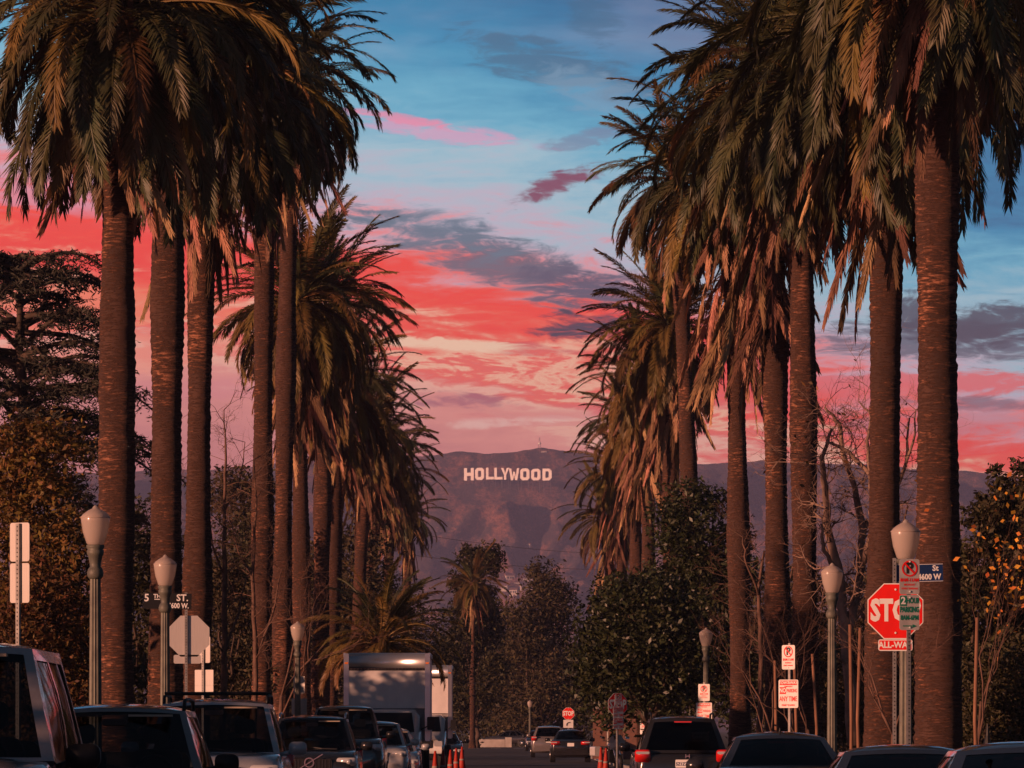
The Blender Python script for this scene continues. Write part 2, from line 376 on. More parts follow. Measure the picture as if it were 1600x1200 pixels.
def frond_mesh(name, e0, droop, L, pairs, ll, fold, m, rng, sweep=1.0, wid=.054, pet=.12, power=1.35):
    n = 14; pts = [Vector((0, 0, 0))]; dirs = []; e0r = R(e0); side_b = rng.uniform(-.25, .25)
    for i in range(n + 1):
        tt = i / n; e = e0r - R(droop) * tt ** power; yaw = side_b * tt * tt
        d = Vector((math.cos(e) * math.cos(yaw), math.cos(e) * math.sin(yaw), math.sin(e))); dirs.append(d)
        if i < n: pts.append(pts[-1] + d * (L / n))
    def at(tt):
        f = min(tt * n, n - 1e-6); i = int(f); return pts[i].lerp(pts[i + 1], f - i), dirs[i].lerp(dirs[i + 1], f - i).normalized()
    b = MB(); b.tube(pts, [.032 * (1 - .85 * i / n) + .005 for i in range(n + 1)], 4)
    tw = rng.uniform(-.5, .5)
    for k in range(pairs):
        tt = pet + (1 - pet) * (k + .5) / pairs; p, d = at(tt)
        bn = Vector((-d.y, d.x, 0)); bn = bn.normalized() if bn.length > 1e-4 else Vector((0, 1, 0))
        nn = d.cross(bn) * -1 if d.cross(bn).z < 0 else d.cross(bn)
        q = Matrix.Rotation(tw * tt, 3, d); bn = q @ bn; nn = q @ nn
        u = (tt - pet) / (1 - pet)
        l = ll * min(1, .45 + 2.6 * u) * (1 - .55 * max(0, (u - .55) / .45) ** 1.6)
        for s in (-1, 1):
            a = R((66 - 42 * u) * sweep + rng.uniform(-4, 4)); fo = R(fold + rng.uniform(-17, 17)); lk = l * rng.uniform(.85, 1.1)
            ld = (d * math.cos(a) + (bn * (s * math.cos(fo)) + nn * math.sin(fo)) * math.sin(a)).normalized()
            if rng.random() < .05: continue
            wv = ld.cross(nn).normalized() * (wid * .5)
            mid = p + ld * (lk * .34) + nn * .01; tip = p + ld * lk + Vector((0, 0, -lk * rng.uniform(.10, .30)))
            b.add([p, mid + wv, tip, mid - wv], [(0, 1, 2, 3)])
    return b.mesh(name, m)
rng = random.Random(3)
BINS = [82, 70, 58, 46, 34, 22, 10, -2, -14, -26, -38, -50, -62]
FR = {}
for gi in (0, 1, 2, 3):
    for e in BINS:
        for v in range(3):
            dr = (46 + (80 - e) * .58 if gi < 2 else 30 + (80 - e) * .50) + rng.uniform(-10, 12); dr = min(dr, 90 + e + 6) if e < 0 else dr
            FR[gi, e, v] = frond_mesh('frond', e, dr, 4.25 * rng.uniform(.93, 1.05) * (1 if e > 0 else .94), 104, .52, 14, M_frond[gi % 2], rng)
DF = {}
for gi in (0, 1):
    for k, e in enumerate((-34, -48, -60, -70, -78)):
        for v in range(2):
            DF[gi, k, v] = frond_mesh('dead_frond', e, (86 + e) * .95, 3.3 * rng.uniform(.85, 1.1), 40, .40, -8, M_dead[gi], rng, sweep=.5, wid=.055, pet=.1, power=.8)

def palm_trunk(h, r0, r1, lean, rng):
    rings = int(h / .085); n = 22; vs_, zz = [], []
    ph = rng.uniform(0, 9); bulge = [rng.uniform(-1, 1) for _ in range(400)]; bulge = [(bulge[q] + bulge[q + 1] + bulge[q + 2]) / 3 for q in range(390)]
    for i in range(rings + 1):
        tt = i / rings; z = h * tt
        r = r0 + (r1 - r0) * min(1, tt * 1.15) + .16 * math.exp(-z / .8) + .03 * math.sin(z * .8 + ph) + (.10 * max(0, (tt - .86) / .14) ** 1.5)
        cx, cy = lean[0] * tt ** 1.3, lean[1] * tt ** 1.3
        for k in range(n):
            a = 2 * math.pi * k / n
            rr = r * (1 + (.03 if (i + (k // 3)) % 2 else -.026) + rng.uniform(-.03, .03)) + .035 * bulge[int(i * .12)]
            vs_.append((cx + rr * math.cos(a), cy + rr * math.sin(a), z + rng.uniform(-.012, .012)))
    v = np.array(vs_); f = []
    i0 = (np.arange(rings)[:, None] * n + np.arange(n)[None, :]).ravel(); nx_ = (np.arange(rings)[:, None] * n + (np.arange(n)[None, :] + 1) % n).ravel()
    return v, np.stack([i0, nx_, nx_ + n, i0 + n], 1)

def palm(label, group, xb, s, ax, ay, n_green=110, n_dead=46, tan=.4, olive=.35, size=1.0, r0=.36, skirt=1.0, seed=0, emin=-62, dry=1.0, rnd=0):
    rng = random.Random(100 + seed); d = F / s
    X0 = (xb - VX) / s; X1 = (ax - VX) / s; H = CH + (VY - ay) / s
    root = tag(empty('palm_tree', (X0, d, 0)), label, 'palm tree', group)
    ht = H - .25
    v, f = palm_trunk(ht, r0, r0 * .90, (X1 - X0, rng.uniform(-.2, .2)), rng)
    link('trunk', np_mesh('trunk', v, f, M_bark, True), root)
    top = Vector((X1 - X0, 0, H))
    b = MB()                                               # stubs of cut leaf bases under the crown
    for k in range(84):
        a = k * 2.39996; zz = -2.0 * (k / 84.) ** .9 - .1; rr = r0 * .98 + .03
        o = Vector((math.cos(a), math.sin(a), 0)); tn = Vector((-o.y, o.x, 0)); p = top + o * rr + Vector((0, 0, zz - .15))
        l = rng.uniform(.18, .42); q = p + o * l * .55 + Vector((0, 0, l))
        b.add([p - tn * .09, p + tn * .09, q + tn * .05, q - tn * .05, p - o * .08], [(0, 1, 2, 3), (4, 0, 3), (4, 2, 1)])
    b.build('leaf_bases', M_stub, root)
    for k in range(n_green):
        u = (k + .5) / n_green
        if ay < -40 and u < .22: continue        # the heart of a crown far above the frame
        e = 84 - (84 - emin) * u ** .86 + rng.uniform(-6, 6)
        e = min(BINS, key=lambda q: abs(q - e)); gi = 1 if rng.random() < olive * (.5 + u) else 0
        az = k * 2.39996 + rng.uniform(-.25, .25)
        me = FR[gi + 2 * rnd, e, rng.randrange(3)]
        o = link('frond', me, root); sc_ = size * rng.uniform(.88, 1.08)
        M = Matrix.Translation(top + Vector((math.cos(az) * .22, math.sin(az) * .22, -.55 * u))) @ Matrix.Rotation(az, 4, 'Z') @ Matrix.Rotation(rng.uniform(-.3, .3), 4, 'X') @ Matrix.Rotation(rng.uniform(-.1, .1), 4, 'Y') @ Matrix.Diagonal((sc_, sc_, sc_, 1))
        o.matrix_local = M
    for k in range(n_dead):
        u = (k + .5) / n_dead; az = k * 2.39996 * 1.01 + rng.uniform(-.3, .3)
        gi = 1 if rng.random() < tan else 0
        o = link('dead_frond', DF[gi, min(4, int(u * 5)), rng.randrange(2)], root); sc_ = size * rng.uniform(.75, 1.08) * dry
        M = Matrix.Translation(top + Vector((math.cos(az) * r0 * .9, math.sin(az) * r0 * .9, -.5 - 1.5 * u * skirt))) @ Matrix.Rotation(az, 4, 'Z') @ Matrix.Rotation(rng.uniform(-.5, .5), 4, 'X') @ Matrix.Diagonal((sc_, sc_, sc_, 1))
        o.matrix_local = M
    return root
GL, GR = 'date palms along the left kerb', 'date palms along the right kerb'
palm('thickest date palm of the left row, its reddish trunk right of the large street lamp', GL, 181, 81, 186, -5, n_green=118, n_dead=40, tan=.4, olive=.22, seed=1, skirt=.9)
palm('second date palm from the left edge, straight bare trunk behind the second street lamp', GL, 258, 71, 266, -70, n_green=110, n_dead=36, tan=.4, olive=.2, seed=2)
palm('third date palm from the left, dark trunk with pale hanging dead fronds at its top', GL, 306, 64, 318, 104, n_dead=60, tan=.7, olive=.2, seed=3, skirt=1.5, r0=.34)
palm('fourth date palm from the left, slim sunlit trunk below a tan skirt of dead fronds', GL, 408, 51, 415, 92, n_green=100, n_dead=64, tan=.75, olive=.22, seed=4, skirt=1.6, r0=.32)
palm('fifth date palm from the left, crown half hidden, limp brown fronds hanging against blue sky', GL, 438, 46.5, 455, 135, n_green=76, n_dead=54, tan=.7, seed=5, r0=.32, dry=1.05, size=.86)
palm('broad golden crowned date palm of the left row in front of the red clouds', GL, 473, 41.5, 466, 458, n_green=138, n_dead=100, tan=.65, olive=1.0, seed=6, rnd=1, r0=.34, skirt=2.2, size=1.0)
palm('date palm tucked right behind the broad golden crown in the left row', GL, 500, 38, 508, 470, n_green=96, n_dead=60, olive=.6, seed=7, rnd=1, skirt=2, size=0.9)
palm('dark trunked date palm of the left row whose crown meets the last red clouds', GL, 514, 36, 530, 590, n_green=96, n_dead=64, olive=.7, seed=8, rnd=1, skirt=2, size=0.9)
palm('left row date palm with crown level with the hilltop, left of the hillside letters', GL, 555, 30.5, 572, 650, n_green=96, n_dead=50, olive=.8, seed=9, tan=.5, rnd=1, skirt=2, size=0.86)
palm('second to last big date palm of the left row, crown beside the hill face', GL, 572, 28, 588, 690, n_green=90, n_dead=50, olive=.8, seed=10, tan=.6, rnd=1, skirt=2, size=0.92)
palm('farther date palm of the left row, crown overlapping the hill slope', GL, 600, 24.2, 612, 735, n_green=70, n_dead=44, olive=.7, seed=11, rnd=1, skirt=2, size=0.84)
palm('farthest date palm of the left row, low crown above the white box trucks', GL, 628, 21, 640, 800, n_green=64, n_dead=36, olive=.7, seed=12, rnd=1, skirt=2, size=0.72)
palm('short young date palm with arching fronds above the nearer box truck', 'short palms below the tall rows', 592, 44, 596, 985, n_green=64, n_dead=12, olive=.8, seed=13, size=.66, r0=.26, emin=-14)

palm('nearest date palm of the right row, thick trunk behind the stop sign', GR, 1466, 91, 1462, -150, n_green=104, n_dead=26, tan=.2, olive=.08, seed=21, r0=.37)
palm('second date palm of the right row, flared trunk left of the thickest one', GR, 1379, 80, 1388, 30, n_green=100, n_dead=46, tan=.2, olive=.08, seed=22, skirt=1.7, r0=.33)
palm('third date palm of the right row, trunk with a sunlit patch below its crown', GR, 1259, 64, 1250, 108, n_green=124, n_dead=60, tan=.4, olive=.25, seed=23, skirt=1.1, r0=.34)
palm('darkest date palm of the right row, long shaded skirt of dead fronds', GR, 1217, 58.5, 1205, 140, n_green=90, n_dead=70, tan=.1, olive=.2, seed=24, skirt=3.6, r0=.35)
palm('fifth date palm of the right row, tan skirt of dead fronds over a slim trunk', GR, 1157, 51, 1146, 250, n_green=80, n_dead=76, tan=.8, seed=25, skirt=3.2, r0=.33)
palm('leaning date palm of the right row with arching fronds against the blue sky', GR, 1090, 41.5, 1056, 268, n_green=80, n_dead=44, tan=.6, olive=.8, seed=26, rnd=1, skirt=1.1, r0=.33, emin=-50, size=.86)
palm('right row date palm with a wide feathery crown beside the dark violet cloud', GR, 1050, 37, 1046, 500, n_green=116, n_dead=84, tan=.6, olive=.85, seed=27, rnd=1, skirt=2.6, size=0.95)
palm('eighth date palm of the right row, shaggy crown above the magnolia', GR, 1016, 32.5, 1010, 585, n_green=92, n_dead=76, tan=.55, olive=.8, seed=28, rnd=1, skirt=2.8, size=0.86)
palm('ninth date palm of the right row, crown level with the hill crest', GR, 998, 30, 990, 655, n_green=90, n_dead=60, tan=.5, olive=.8, seed=29, rnd=1, skirt=2.6, size=0.82)
palm('tenth date palm of the right row, crown right of the hillside letters', GR, 976, 27, 968, 725, n_green=70, n_dead=56, tan=.5, olive=.8, seed=30, rnd=1, skirt=2.6, size=0.82)
palm('farthest date palm of the right row, low crown beside the hill slope', GR, 958, 24, 950, 800, n_green=66, n_dead=50, tan=.5, olive=.8, seed=31, rnd=1, skirt=2.6, size=0.82)

# ------------------------------------------------------------------ broadleaf trees, conifers, bare trees
def leaf_cloud(centers, size, rs, flat=.0, ratio=.45):
    """one kite shaped leaf per centre"""
    n = len(centers); d = rs.normal(size=(n, 3)); d[:, 2] = d[:, 2] * .8 - .25; d /= np.linalg.norm(d, axis=1)[:, None]
    u = rs.normal(size=(n, 3)); u[:, 2] *= (1 - flat); w = np.cross(d, u); w /= np.linalg.norm(w, axis=1)[:, None] + 1e-9
    l = (size * rs.uniform(.35, 1.5, n))[:, None]
    v = np.stack([centers - d * l * .5, centers + w * l * ratio * .5 , centers + d * l * .5, centers - w * l * ratio * .5], 1).reshape(-1, 3)
    f = np.arange(4 * n).reshape(n, 4)
    return v, f
def limb(b, p, q, r0, r1, rng, n=7, seg=6, wob=.08):
    p, q = Vector(p), Vector(q); L = (q - p).length; path, rad = [], []
    for i in range(seg + 1):
        t_ = i / seg; w_ = math.sin(math.pi * t_) * wob * L
        path.append(p.lerp(q, t_) + Vector((rng.uniform(-1, 1), rng.uniform(-1, 1), rng.uniform(-.4, .6))) * w_ * .6); rad.append(r0 + (r1 - r0) * t_)
    path[0] = p; path[-1] = q
    b.tube(path, rad, n); return path
def tree(label, base, blobs, nleaf, leaf, m_leaf, m_bark, group=None, name='leafy_tree', cat='tree', r0=.2, seed=0, clump=.24, nclump=26, fork=.45):
    """blobs: (dx, dy, z, rx, ry, rz) relative to base"""
    rs = np.random.RandomState(seed); rng = random.Random(seed); base = Vector(base)
    root = tag(empty(name, base), label, cat, group); b = MB()
    zmin = min(q[2] - q[5] for q in blobs); zf = max(.6, zmin * .8 + fork); tip = Vector((rng.uniform(-.2, .2), rng.uniform(-.2, .2), zf))
    limb(b, (0, 0, -.05), tip, r0 * 1.25, r0 * .85, rng, 10)
    tot = sum((q[3] * q[4] * q[5]) ** .67 for q in blobs); V_, Fc, off = [], [], 0
    for q in blobs:
        c = Vector(q[:3]); limb(b, tip, c, r0 * .6, r0 * .15, rng, 6)
        share = (q[3] * q[4] * q[5]) ** .67 / tot; nl = int(nleaf * share); nc = max(6, int(nclump * len(blobs) * share))
        dd = rs.normal(size=(nc, 3)); dd /= np.linalg.norm(dd, axis=1)[:, None]; dd *= rs.uniform(.45, 1.0, (nc, 1)) ** .6
        cc = np.array(q[:3]) + dd * np.array(q[3:6])
        for k in range(min(nc, 10)): limb(b, c, cc[k], r0 * .15, r0 * .04, rng, 4, 3)
        pick = rs.randint(0, nc, nl); rad = min(q[3:6]) * clump * rs.uniform(.7, 1.5, nc)
        pts = cc[pick] + np.clip(rs.normal(size=(nl, 3)), -1.5, 1.5) * rad[pick][:, None] * np.array([1, 1, .75])
        v, f = leaf_cloud(pts, leaf, rs); V_.append(v); Fc.append(f + off); off += len(v)
    b.build('trunk', m_bark, root, True)
    link('crown', np_mesh('crown', np.concatenate(V_), np.concatenate(Fc), m_leaf), root)
    return root
M_tb = mat('tree_bark', (.10, .065, .05), .9, 0, (.055, .04, .03), 4, (1, 1, .3), .5, 14)
M_mag = mat('magnolia_leaf', (.030, .036, .013), .42, 0, island=.65, spec=.3, trans=.05)
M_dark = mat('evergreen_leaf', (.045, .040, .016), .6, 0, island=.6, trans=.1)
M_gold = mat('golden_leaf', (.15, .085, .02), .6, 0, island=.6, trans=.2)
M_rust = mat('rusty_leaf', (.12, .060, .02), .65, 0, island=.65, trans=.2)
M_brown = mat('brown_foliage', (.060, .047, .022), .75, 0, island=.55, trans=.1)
M_yel = mat('yellow_leaf', (.80, .34, .05), .6, 0, island=.35, trans=.35)
M_needle = mat('cedar_needle', (.034, .034, .024), .7, 0, island=.5)
M_twig = mat('bare_twig', (.17, .095, .07), .85, 0, (.10, .06, .045), 5, bump=.3)
M_pale = mat('pale_bark', (.30, .20, .15), .85, 0, (.17, .11, .09), 3, bump=.3)

def px_tree(label, x0, x1, y0, d, nleaf, leaf, m, seed, ybase=1140, n=7, **k):
    """broadleaf tree whose crown covers the given photo columns at distance d"""
    s = F / d; rng = random.Random(seed); X0, X1 = (x0 - VX) / s, (x1 - VX) / s; top = CH + (VY - y0) / s
    cx, w = (X0 + X1) / 2, (X1 - X0) / 2; zb = k.pop('zb', 1.0); bl = []
    for i in range(n):
        u = (i + .5) / n; br = w * rng.uniform(.40, .56); bz = min((top - zb) * .28, br * 1.25)
        z = zb + bz + (top - zb - 2 * bz) * (u + rng.uniform(-.12, .12)); z = min(max(z, zb + bz * .7), top - bz)
        k_ = (1 if u < .6 else 1 - .5 * (u - .6) / .4); a = i * 2.4 + seed; side = 1 if i % 2 else -1
        bl.append((side * (w - br) * rng.uniform(.35, 1) * k_, math.sin(a) * (w - br) * k_, z, br, br, bz))
    bl.append((rng.uniform(-.25, .25) * w, 0, top - w * .36, w * .42, w * .42, w * .36))
    return tree(label, (cx, d, 0), bl, nleaf, leaf, m, k.pop('bark', M_tb), seed=seed, r0=k.pop('r0', max(.12, w * .08)), **k)
GT, GN, GE = 'trees behind the left row of palms', 'trees behind the right row of palms', 'trees at the end of the street'
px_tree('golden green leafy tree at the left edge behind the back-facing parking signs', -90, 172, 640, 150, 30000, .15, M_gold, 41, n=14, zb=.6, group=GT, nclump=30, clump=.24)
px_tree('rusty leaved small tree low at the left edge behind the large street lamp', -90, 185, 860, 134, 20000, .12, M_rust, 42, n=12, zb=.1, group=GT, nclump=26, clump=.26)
px_tree('dark leafy tree between the first and second left palm trunks', 140, 310, 780, 185, 16000, .15, M_dark, 43, n=12, zb=.0, group=GT, clump=.3)
px_tree('brownish leafy tree low behind the back of the stop sign', 280, 430, 880, 205, 13000, .15, M_brown, 44, n=10, zb=.0, group=GT, clump=.3)
px_tree('dark tree filling the gap left of the box truck behind slim palm trunks', 360, 560, 850, 330, 16000, .22, M_dark, 45, n=12, zb=.0, group=GT, clump=.32)
px_tree('dark leafy tree behind the short young palm', 490, 740, 910, 420, 16000, .26, M_dark, 46, n=12, zb=.0, group=GT, clump=.32)
px_tree('tall round dark tree rising at the end of the street before the hill', 700, 792, 852, 520, 18000, .34, M_dark, 47, n=10, zb=1.5, group=GE, clump=.34)
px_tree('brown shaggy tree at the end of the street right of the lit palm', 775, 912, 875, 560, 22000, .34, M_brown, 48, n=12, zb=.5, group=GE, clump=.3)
px_tree('dark low tree at the street end left of the lit palm', 640, 765, 990, 585, 14000, .36, M_dark, 49, n=8, zb=.0, group=GE, clump=.34)
px_tree('broad dark tree behind the far stop sign at the end of the street', 730, 960, 985, 600, 28000, .36, M_dark, 50, n=12, zb=.0, group=GE, clump=.32)
px_tree('wide dark hedge like tree closing the view right of the far stop sign', 880, 1060, 950, 480, 14000, .26, M_dark, 51, n=12, zb=.0, group=GN, clump=.32)
px_tree('large glossy leaved magnolia in front of the right row of palms', 892, 1120, 890, 222, 36000, .19, M_mag, 52, n=14, zb=1.6, nclump=28, clump=.26, name='magnolia_tree', group=GN)
px_tree('taller glossy magnolia behind the slim palm trunk of the right row', 985, 1205, 750, 231, 40000, .19, M_mag, 53, n=16, zb=.6, nclump=28, clump=.26, name='magnolia_tree', group=GN)
px_tree('dark evergreen tree at the right edge behind the thickest palm trunk', 1520, 1690, 712, 150, 26000, .16, M_dark, 54, n=14, zb=.2, group=GN, clump=.28)
px_tree('lower dark evergreen right of the thickest palm with yellow leaves in front', 1470, 1620, 770, 140, 22000, .14, M_dark, 55, n=12, zb=.1, group=GN, clump=.28)
px_tree('dark shrubbery behind the two middle palm trunks on the right', 1170, 1340, 930, 190, 15000, .13, M_dark, 56, n=10, zb=.0, group=GN, name='shrub', cat='shrub', clump=.3)
px_tree('rust brown shrub behind the bare tree on the right', 1290, 1480, 960, 165, 15000, .12, M_brown, 57, n=10, zb=.0, group=GN, name='shrub', cat='shrub', clump=.28)
px_tree('low dark shrub at the right edge behind the nearest parked car', 1470, 1650, 1000, 128, 14000, .11, M_dark, 58, n=10, zb=.0, group=GN, name='shrub', cat='shrub', clump=.3)
px_tree('dark tree crown behind the three slim left palm trunks', 290, 470, 800, 260, 15000, .18, M_dark, 59, n=12, zb=.0, group=GT, clump=.3)
px_tree('warm brown tree between the third and fourth left palms under the golden crown', 300, 480, 735, 310, 22000, .24, M_brown, 84, n=14, zb=.0, group=GT, clump=.34)
px_tree('dark brown tree filling the gap right of the slim left trunks', 430, 640, 800, 347, 22000, .28, M_brown, 85, n=14, zb=.0, group=GT, clump=.34)
px_tree('dense dark tree behind the lit queen palm at the street end', 670, 850, 935, 625, 20000, .4, M_dark, 86, n=12, zb=.0, group=GE, clump=.36)

px_tree('dark tree mass behind the fourth and fifth right palm trunks', 1130, 1330, 885, 265, 15000, .2, M_dark, 81, n=12, zb=.0, group=GN, clump=.32)
px_tree('dark tree mass far behind the bare tree on the right', 1270, 1480, 890, 245, 16000, .2, M_brown, 82, n=12, zb=.0, group=GN, clump=.32)
px_tree('dark tree behind the thickest right palm, low against the hill', 1400, 1560, 850, 205, 14000, .18, M_dark, 83, n=12, zb=.0, group=GN, clump=.32)
px_tree('dark evergreen standing just outside the right edge of the view', 1640, 1860, 740, 158, 18000, .18, M_dark, 87, n=14, zb=.1, group=GN, clump=.3)
px_tree('broad olive tree farther outside the right edge of the view', 1820, 2100, 800, 170, 16000, .2, M_brown, 88, n=12, zb=.1, group=GN, clump=.32)
# unseen trees added west of the street to shade it from the low sun
for (X, d, h, w, lb) in ((-15.5, 139, 8.6, 3.2, 'dark added shade tree outside the left edge, level with the second left palm'), (-16.5, 155, 9.0, 3.4, 'dark added shade tree outside the left edge, level with the third left palm'),
                         (-13.5, 178, 4.9, 3.4, 'dark added shade tree at the left edge hidden behind the golden green tree'), (-13.5, 78, 5.2, 3.0, 'round added shade tree outside the left edge just before the cross street'), (-13, 66, 5.4, 3.2, 'round added shade tree outside the left edge behind the nearest sign post'),
                         (-12.5, 53, 5.4, 3.2, 'round added shade tree outside the left edge beside the grey car'), (-12.5, 40, 5.6, 3.2, 'round added shade tree outside the left edge beside the van'), (-12.5, 27, 5.6, 3.2, 'round added shade tree outside the left edge nearest the camera')):
    bl = [(math.cos(i * 2.4) * w * .5, math.sin(i * 2.4) * w * .5, .8 + (h - 2.2) * (i + .5) / 9, w * .55, w * .55, min(1.4, h * .2)) for i in range(9)] + [(0, 0, h - 1.1, w * .55, w * .55, 1.1)]
    tree(lb, (X, d, 0), bl, 20000, .32, M_dark, M_tb, GT, seed=int(d), clump=.32, nclump=24)

def cedar(label, x, d, ytop, half_px, seed, n_br=34, zlow=.5, group='cedars on the left'):
    s = F / d; rs = np.random.RandomState(seed); rng = random.Random(seed); H = CH + (VY - ytop) / s; w = half_px / s
    root = tag(empty('cedar_tree', ((x - VX) / s, d, 0)), label, 'tree', group); b = MB(); pts = []
    limb(b, (0, 0, -.05), (rng.uniform(-.2, .2), 0, H * .97), .42, .05, rng, 10, 12, .02)
    levels = [zlow + (.99 - zlow) * (q + rng.uniform(-.4, .4)) / 14 for q in range(15)]; levels[-1] = .99
    for k in range(n_br):
        lv = rng.choice(levels) if k > 9 else levels[-1 - k % 9]; z = H * lv + rng.uniform(-.35, .15); a = k * 2.39996 + rng.uniform(-.4, .4)
        L = w * (1.0 - .45 * max(0, (lv - .6) / .4) ** 1.6) * rng.choice((.55, .8, .95, 1.0, 1.1)) * rng.uniform(.85, 1.1); o = Vector((math.cos(a), math.sin(a), 0)); sd = Vector((-o.y, o.x, 0))
        rise = rng.uniform(-.10, .42) * L; droop = rng.uniform(.05, .40) * L; path, n = [], 9
        for i in range(n + 1):
            t_ = i / n; path.append(Vector((0, 0, z - .35 * rise)) + o * L * t_ + Vector((0, 0, rise * math.sin(t_ * 1.9) - droop * t_ ** 3)) + sd * math.sin(t_ * 3 + k) * .06 * L)
        b.tube(path, [.085 * (1 - .85 * i / n) + .006 for i in range(n + 1)], 5)
        for j in range(18):
            t_ = .25 + .75 * j / 18; i = min(n - 1, int(t_ * n)); p = path[i].lerp(path[i + 1], t_ * n - i)
            l2 = L * rng.uniform(.10, .40) * (1.15 - .75 * t_); sg = 1 if j % 2 else -1
            dv = (sd * sg * rng.uniform(.6, 1) + o * rng.uniform(.3, .9)).normalized(); q = p + dv * l2 + Vector((0, 0, -l2 * rng.uniform(-.25, .6)))
            b.tube([p, p.lerp(q, .5) + Vector((0, 0, .05 * l2)), q], [.014, .010, .005], 3, False)
            m_ = int(10 + 42 * l2); tt = rs.uniform(.1, 1.05, m_)[:, None]; pp = np.array(p) * (1 - tt) + np.array(q) * tt
            pp = pp + np.clip(rs.normal(size=(m_, 3)), -1.6, 1.6) * np.array([.10, .10, .04]); hang = rs.uniform(0, 1, m_) < .25; pp[hang, 2] -= rs.uniform(.02, .28, hang.sum()); pts.append(pp)
    pts = np.concatenate(pts); v, f = leaf_cloud(pts, .17, rs, ratio=.22, flat=.5)
    b.build('trunk', M_tb, root, True); link('crown', np_mesh('crown', v, f, M_needle), root); return root
cedar('tall flat tiered cedar at the left edge against the red sky', 34, 172, 388, 270, 61, n_br=90)

def bare(label, x, d, ytop, seed, m, r0=.14, spread=.55, levels=5, lean=(0, 0), group='bare trees', leaves=None, forks=3, name='bare_tree', zb=.33):
    s = F / d; rng = random.Random(seed); H = CH + (VY - ytop) / s
    root = tag(empty(name, ((x - VX) / s, d, 0)), label, 'tree', group); b, tw = MB(), MB(); tips = []
    def grow(p, dirn, L, r, lev):
        q = p + dirn * L; out = b if lev >= levels - 1 else tw
        path = []
        for i in range(4):
            t_ = i / 3; path.append(p.lerp(q, t_) + Vector((rng.uniform(-1, 1), rng.uniform(-1, 1), rng.uniform(-1, 1))) * L * .05 * (0 < i < 3))
        r1 = r * .62; out.tube(path, [r + (r1 - r) * i / 3 for i in range(4)], 7 if lev >= levels - 1 else (5 if lev > 1 else 3), caps=lev >= levels - 1)
        tips.append(q)
        if lev == 0: return
        for k in range(forks if lev > 1 else forks + 1):
            a = rng.uniform(0, 6.28); sp = spread * rng.uniform(.6, 1.35)
            o = dirn.orthogonal().normalized(); o = Matrix.Rotation(a, 3, dirn) @ o
            nd = (dirn * math.cos(sp) + o * math.sin(sp) + Vector((0, 0, .12))).normalized()
            grow(path[-1] if rng.random() < .6 else path[2], nd, L * rng.uniform(.55, .82), r1 * rng.uniform(.55, .8), lev - 1)
    d0 = Vector((lean[0], lean[1], 1)).normalized()
    grow(Vector((0, 0, -.05)), d0, H * zb, r0, levels)
    zt = max(q.z for q in tips); k = H / zt
    for mb in (b, tw): mb.v = [(q[0] * k, q[1] * k, q[2] * k) for q in mb.v]
    b.build('trunk', m, root, True); tag(tw.build('branches', m, root), kind='stuff')
    if leaves:
        mt, num, size = leaves; rs = np.random.RandomState(seed); tp = np.array([[q.x * k, q.y * k, q.z * k] for q in tips])
        c_ = tp[rs.randint(0, len(tp), num)] + rs.normal(size=(num, 3)) * .12
        v, f = leaf_cloud(c_, size, rs, ratio=.62); link('leaves', np_mesh('leaves', v, f, mt), root)
    return root
def limb_tree(label, d, lines, m, seed, leaves=None):
    """bare tree laid out limb by limb: lines of (photo x, photo y, depth offset, radius)"""
    rng = random.Random(seed); s = F / d; x0 = lines[0][0][0]; org_ = Vector(((x0 - VX) / s, d, 0)); root = tag(empty('bare_tree', org_), label, 'tree', 'bare trees'); b, tw, tips = MB(), MB(), []
    def grow(p, dirn, L, r, lev):
        path = [p]; dd = dirn
        for i in range(3):
            dd = (dd + Vector((rng.uniform(-1, 1), rng.uniform(-1, 1), rng.uniform(-.8, 1))) * .35).normalized(); path.append(path[-1] + dd * L / 3)
        tw.tube(path, [r, r * .85, r * .7, r * .45], 4, False); tips.append(path[-1])
        if lev:
            for k in range(3):
                o = Matrix.Rotation(rng.uniform(0, 6.28), 3, dd) @ dd.orthogonal().normalized(); a = rng.uniform(.5, 1.1)
                grow(path[rng.choice((1, 2, 3))], (dd * math.cos(a) + o * math.sin(a)).normalized(), L * rng.uniform(.5, .85), r * .6, lev - 1)
    for ln in lines:
        pts = [P(x, y, d) + Vector((0, dy, 0)) - org_ for x, y, dy, r in ln]; sm, rad = [], []
        for i in range(len(pts) - 1):
            for k in range(4):
                u = k / 4; sm.append(pts[i].lerp(pts[i + 1], u) + Vector((rng.uniform(-1, 1), rng.uniform(-1, 1), 0)) * .03 * (k > 0)); rad.append((ln[i][3] + (ln[i + 1][3] - ln[i][3]) * u) * rng.uniform(.9, 1.1))
        sm.append(pts[-1]); rad.append(ln[-1][3]); b.tube(sm, rad, 8)
        for i in range(3, len(sm)):
            if rng.random() < .97:
                t_ = (sm[i] - sm[i - 1]).normalized(); o = Matrix.Rotation(rng.uniform(0, 6.28), 3, t_) @ t_.orthogonal().normalized()
                grow(sm[i], (t_ * .4 + o).normalized(), rng.uniform(.5, 1.1), max(.011, rad[i] * .3), 3)
    b.build('trunk', m, root, True); tag(tw.build('branches', m, root), kind='stuff')
    if leaves:
        mt, num, size = leaves; rs = np.random.RandomState(seed); tp = np.array([list(q) for q in tips]); c_ = tp[rs.randint(0, len(tp), num)]; v, f = leaf_cloud(c_, size, rs, ratio=.6); link('leaves', np_mesh('leaves', v, f, mt), root)
